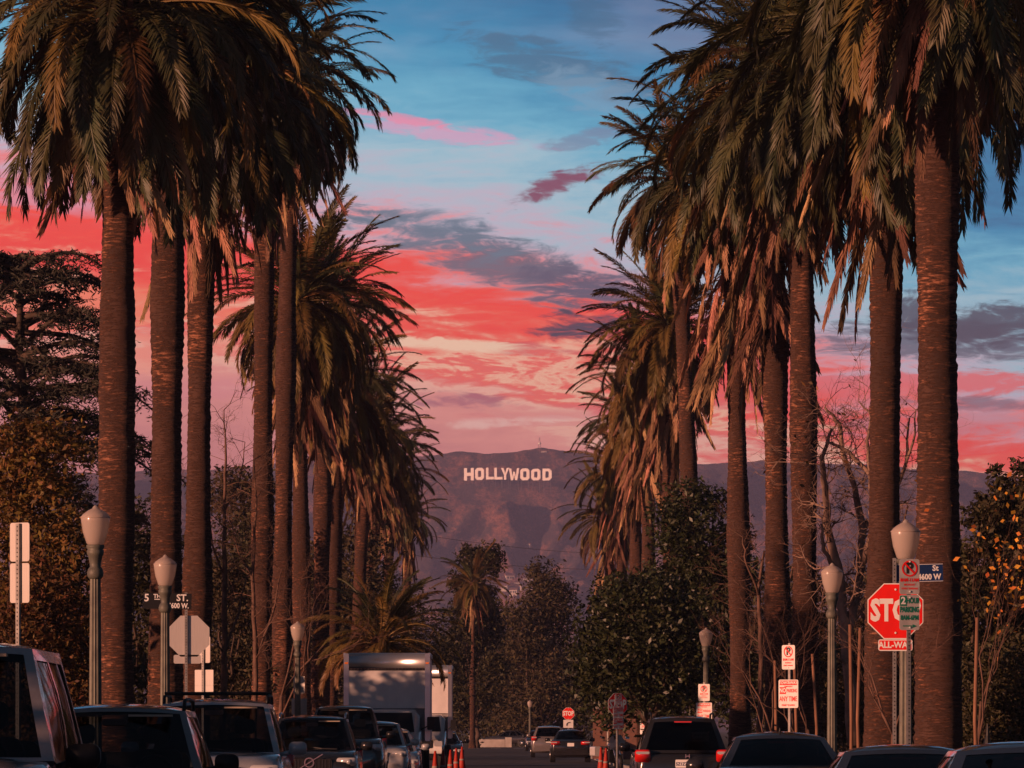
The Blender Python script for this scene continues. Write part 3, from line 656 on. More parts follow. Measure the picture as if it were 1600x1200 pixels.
limb_tree('pale barked bare tree with crooked limbs between two right palm trunks', 152, [[(1335, 1165, 0, .15), (1322, 1000, 0, .13), (1312, 900, .2, .12), (1295, 830, .3, .10), (1290, 760, .2, .08), (1284, 715, 0, .06), (1300, 670, 0, .03)],
    [(1322, 1000, 0, .11), (1345, 900, .4, .10), (1350, 830, .5, .09), (1338, 760, .6, .07), (1318, 700, .7, .06), (1314, 660, .6, .05), (1290, 635, .4, .025)], [(1345, 900, .4, .08), (1362, 820, -.5, .07), (1358, 745, -.6, .06), (1325, 708, -.5, .05), (1290, 690, -.3, .03)],
    [(1358, 745, -.6, .05), (1352, 690, -.7, .04), (1358, 650, -.6, .03), (1340, 628, -.4, .015)], [(1350, 830, .5, .06), (1400, 770, .8, .05), (1420, 720, 1.0, .04), (1425, 650, .9, .02)], [(1312, 900, .2, .06), (1285, 860, -.4, .05), (1282, 820, -.5, .03)], [(1400, 770, .8, .04), (1428, 690, .3, .03), (1432, 640, .2, .015)]], M_pale, 171, (M_rust, 150, .12))
limb_tree('second bare tree with thin reddish twigs behind the right street lamp', 165, [[(1372, 1165, 0, .10), (1368, 1000, 0, .08), (1360, 900, .3, .06), (1372, 820, .2, .05), (1366, 760, 0, .03)], [(1368, 1000, 0, .06), (1330, 930, -.4, .05), (1300, 880, -.4, .04), (1286, 850, -.3, .02)], [(1360, 900, .3, .05), (1405, 850, .4, .04), (1420, 790, .4, .02)]], M_twig, 172)
limb_tree('third bare tree with reddish twigs between the darkest and the slim right palms', 175, [[(1185, 1160, 0, .08), (1190, 1030, 0, .07), (1186, 930, .2, .05), (1195, 860, .2, .03)], [(1190, 1030, 0, .05), (1222, 960, .3, .04), (1240, 880, .3, .02)], [(1186, 930, .2, .04), (1165, 880, -.3, .03), (1160, 840, -.3, .02)]], M_twig, 173)
bare('leafless street sapling left of the standing no parking sign', 1205, 128, 905, 73, M_twig, r0=.05, spread=.5, levels=5)
bare('leafless street sapling with a stake right of the parking sign', 1262, 122, 890, 74, M_twig, r0=.05, spread=.5, levels=5)
bare('slender bare sapling in front of the second right palm trunk', 1395, 104, 930, 75, M_twig, r0=.04, spread=.6, levels=4)
bare('young tree with a few orange yellow leaves at the right edge', 1533, 102, 745, 76, M_twig, r0=.05, spread=.35, levels=5, leaves=(M_yel, 230, .095), zb=.45)
limb_tree('thin bare tree with reddish twigs right of the third left palm', 160, [[(346, 1165, 0, .09), (350, 1020, 0, .075), (351, 900, .1, .06), (350, 800, .1, .045), (353, 720, 0, .03), (350, 640, 0, .012)], [(350, 1020, 0, .04), (372, 960, .2, .03), (384, 900, .3, .015)], [(351, 900, .1, .035), (332, 850, -.2, .025), (326, 790, -.3, .012)], [(350, 800, .1, .03), (374, 750, .3, .02), (382, 690, .3, .01)]], M_twig, 177)
limb_tree('second thin bare tree among the slim left palm trunks', 172, [[(396, 1165, 0, .08), (399, 1030, 0, .065), (394, 900, .1, .05), (400, 800, .1, .03), (397, 720, 0, .01)], [(399, 1030, 0, .04), (425, 960, .2, .03), (440, 890, .3, .015)], [(394, 900, .1, .035), (372, 860, -.2, .02), (362, 810, -.3, .012)]], M_twig, 178)
bare('low bare tree with spreading twigs behind the third left street lamp', 440, 195, 830, 79, M_twig, r0=.09, spread=.6, levels=5)
# stakes beside the saplings
M_stake = mat('stake_wood', (.30, .15, .09), .8, 0, (.20, .10, .06), 8, (1, 1, .2))
for (x, d, yt, lb) in ((1246, 121, 1045, 'wooden stake beside the sapling right of the parking sign'), (1275, 121.5, 1030, 'second wooden stake beside the sapling right of the parking sign'),
                       (1330, 110, 985, 'tall wooden stake left of the stop sign'), (1344, 110.5, 990, 'thinner wooden stake just left of the stop sign'),
                       (1528, 100, 975, 'wooden stake beside the young tree with orange leaves'), (1216, 126, 1040, 'wooden stake left of the standing no parking sign')):
    p = P(x, yt, d); o = MB().tube([(0, 0, 0), (random.uniform(-.05, .05), 0, p.z * .5), (random.uniform(-.08, .08), 0, p.z)], [.035, .033, .03], 7).build('stake', M_stake, None, True, (p.x, d, .1))
    tag(o, lb, 'stake', 'tree stakes on the right verge')
# feathery lit palm at the end of the street
palm('feathery queen palm lit golden at the end of the street', 'short palms below the tall rows', 738, 19.5, 740, 905, n_green=44, n_dead=22, olive=1.0, tan=.8, seed=33, rnd=1, size=.75, r0=.2, emin=-38)

# ------------------------------------------------------------------ letters on the hill
def px_on_hill(x, y):
    for d in np.arange(5400, 8300, 8.0):
        p = P(x, y, d)
        if hz1(p.x, d) >= p.z: return Vector((p.x, d, p.z))
    return P(x, y, 7600)
M_white = mat('white_sheet_metal', (1, .98, .96), .7, 0, (.92, .9, .88), .2)
M_scaf = mat('steel_scaffold', (.12, .11, .11), .7)
def letter_polys(ch):
    t = .31
    ring = lambda o, i: [[o[k], o[(k + 1) % len(o)], i[(k + 1) % len(i)], i[k]] for k in range(len(o))]
    rect = lambda a, b, c, d: [(a, b), (c, b), (c, d), (a, d)]
    if ch == 'H': return [rect(0, 0, t, 1), rect(1 - t, 0, 1, 1), rect(t, .37, 1 - t, .63)]
    if ch == 'L': return [rect(0, 0, t, 1), rect(t, 0, 1, .22)]
    if ch == 'O': return ring([(.22, 0), (.78, 0), (1, .17), (1, .83), (.78, 1), (.22, 1), (0, .83), (0, .17)], [(.38, .24), (.62, .24), (.68, .31), (.68, .69), (.62, .76), (.38, .76), (.32, .69), (.32, .31)])
    if ch == 'D': return ring([(0, 0), (.72, 0), (1, .2), (1, .8), (.72, 1), (0, 1)], [(.32, .23), (.60, .23), (.68, .30), (.68, .70), (.60, .77), (.32, .77)])
    if ch == 'Y': return [[(.36, 0), (.64, 0), (.64, .42), (.36, .42)], [(.36, .42), (.5, .42), (.5, .56), (.3, 1), (0, 1)], [(.5, .42), (.64, .42), (1, 1), (.7, 1), (.5, .56)]]
    if ch == 'W': return [[(0, 1), (.22, 1), (.34, .3), (.34, 0), (.18, 0)], [(.34, 0), (.34, .3), (.42, .72), (.5, .72), (.5, .45), (.4, 0)], [(.5, .45), (.5, .72), (.58, .72), (.66, .3), (.66, 0), (.6, 0)], [(.66, 0), (.66, .3), (.78, 1), (1, 1), (.82, 0)]]
SD = 7530.0
hs = tag(empty('hillside_letters', P(793, 752, SD)), 'big white capital letters standing in a row on the far hillside', 'sign')
org = hs.location.copy()
for ch, x0, x1, yt, yb in (('H', 725, 740.5, 730, 749.5), ('O', 742.5, 756.5, 730, 749), ('L', 759.5, 772, 730, 748.5), ('L', 772.5, 785.5, 730.5, 749), ('Y', 783, 796, 731, 749.5), ('W', 795.5, 811.5, 732, 750.5),
                           ('O', 813, 827.5, 732.5, 751), ('O', 830, 844.5, 733.5, 751.5), ('D', 847.5, 862, 733.5, 752)):
    a, c_ = P(x0, yb, SD), P(x1, yt, SD); b = MB()
    yo = -((a.x + c_.x) / 2 - org.x) * math.tan(R(28))
    for poly in letter_polys(ch):
        b.prism([(a.x - org.x + u * (c_.x - a.x), a.z - org.z + v * (c_.z - a.z)) for u, v in poly], -.45, 0)
    ctr = Vector(((a.x + c_.x) / 2 - org.x, 0, 0)); off = Vector((0, yo, 0)); M_ = Matrix.Rotation(R(-28), 3, 'Z'); b.v = [tuple(off + ctr + M_ @ (Matrix.Diagonal((1.12, 1, 1)) @ (Vector(q) - ctr))) for q in b.v]
    o = b.build('letter', M_white, hs); o['label'] = 'white capital letter ' + ch
    f = MB()
    for u in (.12, .88):
        xx = a.x - org.x + u * (c_.x - a.x); zt = c_.z - org.z - 1.5; ys = yo - (u - .5) * (c_.x - a.x) * math.tan(R(28)) + .7; zb_ = min(hz1(xx + org.x, SD + ys), hz1(xx + org.x, SD + ys + 6)) - org.z - 2
        f.tube([(xx, ys, zb_), (xx, ys, zt)], .25, 5); f.tube([(xx, ys + 6, zb_), (xx, ys + .3, zt)], .2, 5)
    f.build('support_frame', M_scaf, o)
# mast, mast house and hillside homes
mp = P(843, 711, 7730); b = MB()
mast = tag(empty('radio_mast', (mp.x, 7730, hz1(mp.x, 7730) - 1)), 'small lattice radio mast on the hill crest right of the letters', 'mast')
for k in range(4):
    a = R(45 + 90 * k); b.tube([(2.4 * math.cos(a), 2.4 * math.sin(a), 0), (.4 * math.cos(a), .4 * math.sin(a), 15)], .16, 5)
for z in range(2, 13, 4):
    r = 2.4 - 2 * z / 15.
    for k in range(4):
        a, c_ = R(45 + 90 * k), R(135 + 90 * k); b.tube([(r * math.cos(a), r * math.sin(a), z), (r * math.cos(c_), r * math.sin(c_), z + 3)], .10, 4)
b.build('lattice', M_scaf, mast); MB().lathe([(.3, 6), (1.4, 6.3), (1.7, 7.5), (1.4, 8.7), (.3, 9)], 10).build('antenna_drum', M_white, mast, True)
M_hw = mat('house_plaster', (.62, .55, .50), .85, 0, (.5, .45, .40), .3); M_hr = mat('house_roof', (.22, .10, .07), .9, 0, (.15, .08, .06), .5); M_hg = mat('house_window', (.03, .03, .04), .15)
for i, (x, y, w, lb) in enumerate(((850, 709, 9, 'white service building beside the radio mast on the crest'), (796, 906, 15, 'uppermost pale house low on the hill between the trees'), (789, 921, 12, 'leftmost pale house at the foot of the hill'),
                              (803, 928, 14, 'small pale house at the hill foot left of the brown tree'), (826, 913, 20, 'wide sunlit house roof right of the gap at the hill foot'), (818, 921, 13, 'pale house just below the wide sunlit house'),
                              (830, 926, 13, 'lowest pale house beside the brown tree at the hill foot'), (808, 915, 10, 'tiny pale house in the middle of the gap at the hill foot'), (836, 866, 9, 'lone house on the lower hill slope above the gap'), (826, 854, 8, 'pale lone building on the bright bare patch of the slope'))):
    p = px_on_hill(x, y); h = tag(empty('hillside_house', p, random.uniform(-.5, .5)), lb, 'house', 'houses on the hillside')
    k = w * .7 * (p.y / 7700.)
    MB().box((0, 0, k * .1), (k, k * .7, k * .8)).build('wall', M_hw, h)
    MB().add([(-k * .56, -k * .42, k * .5), (k * .56, -k * .42, k * .5), (k * .56, k * .42, k * .5), (-k * .56, k * .42, k * .5), (-k * .56, 0, k * .78), (k * .56, 0, k * .78)], [(0, 1, 5, 4), (2, 3, 4, 5), (0, 4, 3), (1, 2, 5), (3, 2, 1, 0)]).build('roof', M_hr, h)
    for u in (-.28, .05, .3): MB().box((u * k, -k * .352, k * .24), (k * .16, .06, k * .22)).build('window', M_hg, h)

# ------------------------------------------------------------------ street lamps
M_post = mat('lamp_post_paint', (.15, .15, .12), .55, .15, (.10, .10, .085), 5, bump=.15)
def globe_mat():
    m = bpy.data.materials.new('frosted_glass'); m.use_nodes = True; t = m.node_tree; b = t.nodes['Principled BSDF']
    b.inputs['Base Color'].default_value = (.72, .64, .58, 1); b.inputs['Roughness'].default_value = .25; b.inputs['Coat Weight'].default_value = .3
    tr = t.nodes.new('ShaderNodeBsdfTranslucent'); tr.inputs[0].default_value = (.78, .68, .6, 1)
    ms = t.nodes.new('ShaderNodeMixShader'); ms.inputs[0].default_value = .55
    t.links.new(b.outputs[0], ms.inputs[1]); t.links.new(tr.outputs[0], ms.inputs[2]); t.links.new(ms.outputs[0], t.nodes['Material Output'].inputs[0]); return m
M_globe = globe_mat(); M_bulb = mat('lamp_socket', (.35, .30, .25), .5)
def lamp(label, x, d, ytop, group='acorn globe street lamps'):
    s = F / d; H = CH + (VY - ytop) / s; p = P(x, ytop, d); root = tag(empty('street_lamp', (p.x, d, .12)), label, 'street lamp', group); H -= .12
    zc = H - .78                         # underside of the capital collar
    MB().lathe([(.27, 0), (.27, .10), (.22, .14), (.21, .42), (.17, .52), (.15, .62), (.16, .66), (.13, .72)], 16).build('base', M_post, root, True)
    MB().lathe([(.095, .70), (.092, 1.2), (.075, zc - .18)], 24, flute=.13).build('shaft', M_post, root)
    MB().lathe([(.085, zc - .24), (.11, zc - .2), (.115, zc - .15), (.10, zc - .10), (.075, zc - .07), (.08, zc - .02), (.10, zc + .08), (.115, zc + .10), (.12, zc + .15), (.105, zc + .17), (.125, zc + .20), (.125, zc + .235)], 18).build('capital', M_post, root, True)
    g0 = zc + .23
    gl = MB().lathe([(.10, g0), (.125, g0 + .03), (.175, g0 + .18), (.198, g0 + .32), (.203, g0 + .38), (.196, g0 + .40), (.175, g0 + .43), (.10, g0 + .485), (.045, g0 + .51), (.035, g0 + .53), (.012, g0 + .555)], 24).build('globe', M_globe, root, True)
    MB().lathe([(.204, g0 + .375), (.21, g0 + .385), (.20, g0 + .40)], 24).build('rim', M_globe, gl, True)
    MB().lathe([(.05, g0), (.05, g0 + .12), (.04, g0 + .13), (.055, g0 + .25), (.02, g0 + .30)], 12).build('bulb', M_bulb, root, True)
    return root
lamp('largest street lamp at the left, frosted acorn globe in front of the thickest left palm', 149, 89, 790)
lamp('second street lamp from the left, glowing frosted globe before the dark palm trunks', 258, 113, 867)
lamp('small pale globed street lamp left of the white box truck', 465, 181, 971)
lamp('street lamp standing right behind the stop sign', 1415, 88.5, 812)
lamp('street lamp left of the stop sign in front of the third right palm', 1300, 118, 880)
lamp('pale globed street lamp in front of the magnolia', 1103, 190, 981)
lamp('farthest street lamp, thin pale post at the end of the road', 828, 500, 1094)

# ------------------------------------------------------------------ traffic signs
M_galv = mat('galvanised_steel', (.30, .29, .28), .55, .4, (.22, .21, .21), 12); M_hole = mat('post_hole', (.01, .01, .01), .9)
M_sback = mat('sign_back_aluminium', (.55, .52, .50), .5, .2, (.48, .46, .44), 10, (12, 1, .3))
M_swhite = mat('sign_white', (.80, .78, .76), .5, 0, (.70, .68, .66), 4); M_sred = mat('sign_red', (.88, .012, .006), .5, 0, (.78, .012, .008), 4)
M_sblk = mat('sign_black', (.02, .02, .02), .5); M_sgrn = mat('sign_green', (.01, .18, .11), .5); M_sblue = mat('sign_blue', (.008, .035, .15), .45, 0, (.01, .03, .11), 4)
M_sdark = mat('street_name_black', (.015, .014, .015), .5); M_print = mat('sign_white_print', (.85, .84, .82), .5)
def post(root, h, w=.045, holes=True, dx=0.0, dy=.035, z0=0):
    o = MB().box((dx, dy, (h + z0) / 2), (w, .03, h - z0)).build('post', M_galv, root)
    if holes:
        b = MB()
        for k in range(int((h - z0) / .0508)):
            z = z0 + .03 + k * .0508; q = [(dx + .009 * math.cos(R(60 * i)), dy - .0185, z + .009 * math.sin(R(60 * i))) for i in range(6)]; b.add(q, [(0, 1, 2, 3, 4, 5)])
        b.build('post_holes', M_hole, o)['kind'] = 'stuff'
    return o
def ring_poly(r0, r1, n=28):
    b = MB(); v = []
    for k in range(n):
        a = 2 * math.pi * k / n; v += [(r0 * math.cos(a), 0, r0 * math.sin(a)), (r1 * math.cos(a), 0, r1 * math.sin(a))]
    return b.add(v, [(2 * k, 2 * k + 1, (2 * k + 3) % (2 * n), (2 * k + 2) % (2 * n)) for k in range(n)])
def plate(root, z, w, h, m=None, name='sign_plate', x=0, y=0, r=.03, rz=0):
    o = MB().rbox((0, 0, 0), (w, .006, h), r).build(name, m or M_swhite, root, loc=(x, y, z)); o.rotation_euler.z = rz
    return o
def bolts(pl, h):
    for sz in (-1, 1): MB().lathe([(.012, 0), (.012, .006)], 8).build('bolt', M_print, pl, loc=(0, -.011, sz * (h / 2 - .035))).rotation_euler = (R(90), 0, 0)
def rect(pl, x, z, w, h, m, y=-.006, name='printed_panel'):
    return MB().add([(x - w / 2, y, z - h / 2), (x + w / 2, y, z - h / 2), (x + w / 2, y, z + h / 2), (x - w / 2, y, z + h / 2)], [(0, 1, 2, 3)]).build(name, m, pl)
def no_parking(pl, h=.457):
    lettering(pl, 'P', .19, 0, .105, -.007, M_sblk, .008)
    o = ring_poly(.085, .105).build('prohibition_ring', M_sred, pl, loc=(0, -.009, .105))
    MB().add([(-.075, 0, .06), (-.06, 0, .075), (.075, 0, -.06), (.06, 0, -.075)], [(0, 1, 2, 3)]).build('slash', M_sred, pl, loc=(0, -.011, .105))
    lettering(pl, '8AM-11AM', .062, 0, -.045, -.007, M_sred, .002, sx=.86); lettering(pl, 'MONDAY', .034, 0, -.105, -.007, M_sred, .001); lettering(pl, 'STREET SWEEPING', .03, 0, -.155, -.007, M_sred, .001, sx=.9)
    bolts(pl, h)
def tow_away(pl, w=.46, h=.61):
    rect(pl, 0, h / 2 - .06, w - .05, .085, M_sred); lettering(pl, 'TOW-AWAY', .075, 0, h / 2 - .06, -.009, M_print, .002)
    lettering(pl, 'TEMPORARY', .035, 0, h / 2 - .13, -.007, M_sred, .001)
    rect(pl, -.13, .06, .15, .13, M_sred); lettering(pl, 'NO', .12, -.13, .06, -.009, M_print, .003, sx=.8); lettering(pl, 'PARKING', .095, .085, .055, -.007, M_sred, .002, sx=.62)
    lettering(pl, 'ANY TIME', .13, 0, -.10, -.007, M_sred, .002, sx=.72); lettering(pl, 'PERMIT REQUIRED', .042, 0, -.215, -.007, M_sred, .001, sx=.9)
    bolts(pl, h)
def octagon(r): return [(r * math.cos(R(22.5 + 45 * k)), r * math.sin(R(22.5 + 45 * k))) for k in range(8)]
def stop_face(pl, r):
    MB().add([(x, -.006, z) for x, z in octagon(r * .965)], [tuple(range(8))]).build('red_field', M_sred, pl)
    lettering(pl, 'STOP', r * .98, 0, 0, -.009, M_print, .018, sx=.70)
    for sz in (-1, 1): MB().lathe([(.014, 0), (.014, .006)], 8).build('bolt', M_print, pl, loc=(0, -.012, sz * r * .72)).rotation_euler = (R(90), 0, 0)
GSG = 'traffic and parking signs'
def sign_root(label, x, d, rz=0.0, z=.12):
    p = P(x, 1000, d); return tag(empty('road_sign', (p.x, d, z)), label, 'road sign', GSG)
Z = lambda y, d: CH + (VY - y) / F * d - .12
# right: stop sign with street name blade, parking signs in front of it
d = 86.; rt = sign_root('large red stop sign with all-way plate and blue street name blade on the right', 1399, d)
post(rt, Z(872, d), .05, dx=-.01)
o = MB().prism(octagon(.405), -.003, .003).build('stop_plate', M_print, rt, loc=(0, 0, Z(955, d))); stop_face(o, .405)
o = plate(rt, Z(1008, d), .46, .155, M_print, 'all_way_plate'); rect(o, 0, 0, .43, .125, M_sred); lettering(o, 'ALL-WAY', .115, 0, 0, -.009, M_print, .004, sx=.92)
o = MB().box((.30, 0, 0), (.66, .008, .24)).build('street_name_blade', M_sblue, rt, loc=(.02, .05, Z(896, d))); o.rotation_euler = (0, R(-1.5), R(6))
for sz in (-1, 1): MB().box((.30, -.006, sz * .114), (.66, .003, .006)).build('blade_border', M_print, o)
lettering(o, 'St', .105, .57, .058, -.008, M_print, .003, 'RIGHT'); lettering(o, '4600 W', .105, .60, -.058, -.008, M_print, .004, 'RIGHT', .9)
d = 83.; rt = sign_root('grey angled parking sign pair, no parking over two hour parking, before the stop sign', 1421, d); rt.rotation_euler.z = R(13)
post(rt, Z(872, d), .05)
M_sgrey = mat('shaded_sign_white', (.50, .47, .46), .6, 0, (.36, .34, .33), 5)  # sign white greyed in its base colour to look like plates in shade
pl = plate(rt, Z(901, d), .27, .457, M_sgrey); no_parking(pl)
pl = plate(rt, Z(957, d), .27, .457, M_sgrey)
rect(pl, -.085, .15, .09, .13, M_sgrn); lettering(pl, '2', .13, -.085, .15, -.009, M_print, .004); lettering(pl, 'HOUR', .10, .045, .15, -.007, M_sgrn, .003, sx=.62)
lettering(pl, 'PARKING', .10, 0, .035, -.007, M_sgrn, .004, sx=.62); lettering(pl, '8AM-6PM', .085, 0, -.07, -.007, M_sgrn, .003, sx=.70)
MB().add([(-.09, -.007, -.182), (.04, -.007, -.182), (.04, -.007, -.198), (.10, -.007, -.175), (.04, -.007, -.152), (.04, -.007, -.168), (-.09, -.007, -.168)], [(0, 1, 6), (1, 5, 6), (2, 3, 4)]).build('arrow', M_sgrn, pl); bolts(pl, .457)
# right: standing no parking / tow-away pair
d = 120.; rt = sign_root('white no parking sign above a tow-away sign on its own post left of the lamp', 1232, d); rt.rotation_euler.z = R(-40)
post(rt, Z(1005, d), .05, holes=False); no_parking(plate(rt, Z(1027, d), .305, .457)); tow_away(plate(rt, Z(1084, d), .46, .53), .46, .53)
d = 189.2; rt = sign_root('white no parking and tow-away signs strapped to the lamp in front of the magnolia', 1100, d); rt.rotation_euler.z = R(-22)
no_parking(plate(rt, Z(1082, d), .36, .5), .5); tow_away(plate(rt, Z(1114, d), .50, .61)); MB().box((0, .03, Z(1098, d)), (.06, .05, 1.2)).build('strap', M_galv, rt)
d = 232.; rt = sign_root('bright white tow-away sign left of the rear window of the dark minivan', 1010, d); rt.rotation_euler.z = R(-35)
post(rt, Z(1112, d), .05, holes=False); tow_away(plate(rt, Z(1131, d), .55, .75), .55, .75)
d = 218.; rt = sign_root('shaded stop sign crossed by a narrow post of pale notices by the motorcycle', 965, d); rt.rotation_euler.z = R(33)
post(rt, Z(1085, d), .06, holes=False); o = MB().prism(octagon(.42), -.003, .003).build('stop_plate', M_print, rt, loc=(0, 0, Z(1101, d))); stop_face(o, .42)
d = 216.5; rt = sign_root('pale notices stacked on a thin post in front of the shaded stop sign', 966, d); rt.rotation_euler.z = R(34)
post(rt, Z(1086, d), .05, holes=False); no_parking(plate(rt, Z(1093, d), .27, .36), .36); tow_away(plate(rt, Z(1113, d), .42, .42), .42, .42); tow_away(plate(rt, Z(1131, d), .42, .36), .42, .36)
d = 235.; rt = sign_root('small white no parking sign on a thin post left of the shaded stop sign', 949, d); rt.rotation_euler.z = R(-20); post(rt, Z(1096, d), .05, holes=False); no_parking(plate(rt, Z(1104, d), .2, .35), .35)
d = 400.; rt = sign_root('far red stop sign over a white turn arrow plate at the end of the road', 888, d); post(rt, Z(1105, d), .06, holes=False)
o = MB().prism(octagon(.40), -.003, .003).build('stop_plate', M_print, rt, loc=(0, 0, Z(1115, d))); stop_face(o, .40)
pl = plate(rt, Z(1131, d), .62, .5); MB().tube([(-.1, -.02, -.12), (-.09, -.02, 0), (0, -.02, .08), (.12, -.02, .08)], .03, 5).build('arrow', M_sblk, pl)
# left: backs of signs
d = 76.; rt = sign_root('two pale blank sign backs on a perforated post at the left edge', 31, d); rt.rotation_euler.z = R(-38)
post(rt, Z(818, d), .055, dy=-.03); plate(rt, Z(847, d), .31, .46, M_sback); plate(rt, Z(911, d), .31, .47, M_sback)
d = 117.; rt = sign_root('grey back of a stop sign with a black 5th Street name blade on its post', 291, d); post(rt, Z(926, d), .05, dy=-.035)
MB().prism(octagon(.405), -.003, .003).build('stop_plate', M_sback, rt, loc=(.05, 0, Z(994, d))); plate(rt, Z(1030, d), .5, .16, M_sback, 'all_way_plate', x=.02)
o = MB().box((-.40, 0, 0), (.88, .012, .29)).build('street_name_blade', M_sdark, rt, loc=(.06, -.06, Z(940, d))); o.rotation_euler = (0, R(1.0), R(4))
lettering(o, '5', .19, -.78, .05, -.010, M_print, .004); lettering(o, 'TH', .10, -.59, .085, -.010, M_print, .003); rect(o, -.59, .03, .10, .014, M_print, -.010); lettering(o, 'ST.', .17, -.02, .06, -.010, M_print, .004, 'RIGHT'); lettering(o, '4600 W.', .13, -.01, -.085, -.010, M_print, .004, 'RIGHT', .82)
d = 121.; rt = sign_root('bright sign backs on a perforated post beside the grey stop sign back', 319, d); rt.rotation_euler.z = R(-38)
post(rt, Z(990, d), .05, dy=-.03); plate(rt, Z(1015, d), .30, .50, M_sback); plate(rt, Z(1059, d), .46, .30, M_sback, r=.01); plate(rt, Z(1076, d), .46, .12, M_sback, r=.01)
d = 181.2; rt = sign_root('pale sign backs strapped to the third street lamp on the left', 465, d); rt.rotation_euler.z = R(-20)
plate(rt, Z(1070, d), .34, .5, M_sback, y=.12); plate(rt, Z(1104, d), .46, .46, M_sback, y=.12, r=.01); MB().box((0, .11, Z(1087, d)), (.06, .015, 1.15)).build('strap', M_galv, rt)

# ------------------------------------------------------------------ wires, far wall, brick pillars, cones
M_wire = mat('wire', (.03, .03, .03), .6); M_wood = mat('pole_wood', (.09, .06, .045), .9, 0, (.06, .04, .03), 6, (1, 1, .2))
for (x0, y0, x1, y1, d, lb) in ((640, 832, 950, 866, 700, 'upper thin power line crossing in front of the hill'), (650, 868, 955, 890, 705, 'lower thin power line crossing in front of the hill'), (640, 1059, 1000, 1066, 430, 'dark low wire spanning the far end of the street')):
    a, c_ = P(x0, y0, d), P(x1, y1, d); pts = [a.lerp(c_, k / 16) - Vector((0, 0, 4 * (k / 16) * (1 - k / 16) * (.35))) for k in range(17)]
    tag(MB().tube(pts, .022 if d > 500 else .02, 5).build('power_line', M_wire), lb, 'power line', 'power lines')
for (x, d, y, lb) in ((640, 702, 826, 'utility pole hidden among the far left palms carrying the power lines'), (953, 702, 860, 'utility pole hidden among the far right palms carrying the power lines'), (640, 430, 1052, 'low utility pole behind the box trucks'), (1000, 430, 1060, 'low utility pole behind the magnolia')):
    p = P(x, y, d); pr = tag(empty('utility_pole', (p.x, d, 0)), lb, 'utility pole', 'utility poles'); MB().tube([(0, 0, 0), (0, 0, p.z)], [.16, .11], 8).build('pole', M_wood, pr, True); MB().box((0, -.14, p.z - .3), (1.8, .1, .12)).build('cross_arm', M_wood, pr)
M_plaster = mat('white_plaster', (.55, .50, .46), .85, 0, (.40, .36, .33), 1.2)
wr = tag(empty('garden_wall', (-.7, 545, 0)), 'low white garden wall with end pier across the far street end', 'wall')
MB().box((.25, 0, .33), (2.4, .22, .66)).build('wall', M_plaster, wr); MB().box((-1.35, 0, .47), (.5, .42, .94)).build('pier', M_plaster, wr); MB().box((-1.35, 0, .97), (.58, .5, .06)).build('cap', M_plaster, wr); MB().box((1.75, 0, .42), (.55, .3, .84)).build('end_block', M_plaster, wr)
M_brick = bpy.data.materials.new('brick'); M_brick.use_nodes = True; t = M_brick.node_tree; bt = t.nodes.new('ShaderNodeTexBrick'); bt.inputs['Color1'].default_value = (.22, .08, .05, 1); bt.inputs['Color2'].default_value = (.15, .06, .04, 1); bt.inputs['Mortar'].default_value = (.2, .17, .15, 1)
bt.inputs['Scale'].default_value = 4.5; t.links.new(mapping(t, t.nodes.new('ShaderNodeTexCoord').outputs['Object'], rot=(R(90), 0, 0)), bt.inputs[0]); t.links.new(bt.outputs[0], t.nodes['Principled BSDF'].inputs['Base Color'])
for (x, d, lb) in ((937, 300, 'brick pier left of the shaded stop sign'), (984, 296, 'brick pier right of the shaded stop sign'), (1035, 292, 'brick pier behind the bright tow-away sign')):
    p = P(x, 1112, d); pr = tag(empty('brick_pier', (p.x, d, .13)), lb, 'brick pier', 'brick piers on the right'); MB().box((0, 0, p.z / 2), (.62, .62, p.z)).build('shaft', M_brick, pr); MB().box((0, 0, p.z + .05), (.76, .76, .1)).build('cap', M_conc, pr)
M_cone = mat('cone_orange', (.42, .03, .012), .55, 0, (.33, .025, .012), 6); M_bside0 = mat('dull_collar', (.30, .25, .22), .6); M_cbase = mat('cone_base', (.03, .03, .03), .8)
for (x, d, lb) in ((680, 172, 'leftmost orange traffic cone beside the trucks'), (692, 176, 'second orange traffic cone from the left beside the trucks'), (704, 182, 'third orange traffic cone beside the trucks'), (713, 196, 'fourth orange traffic cone, just left of the rightmost one'), (722, 215, 'rightmost orange traffic cone of the row by the trucks'),
                   (939, 205, 'orange traffic cone left of the motorcycle'), (947, 198, 'second orange traffic cone touching the motorcycle')):
    c_ = tag(empty('traffic_cone', ((x - VX) / F * d, d, 0)), lb, 'traffic cone', 'orange traffic cones')
    MB().box((0, 0, .02), (.38, .38, .04)).build('base', M_cbase, c_); MB().lathe([(.15, .04), (.095, .40), (.03, .92), (.02, .93)], 16).build('cone', M_cone, c_, True); MB().lathe([(.091, .46), (.084, .52)], 16).build('reflective_collar', M_bside0, c_, True)

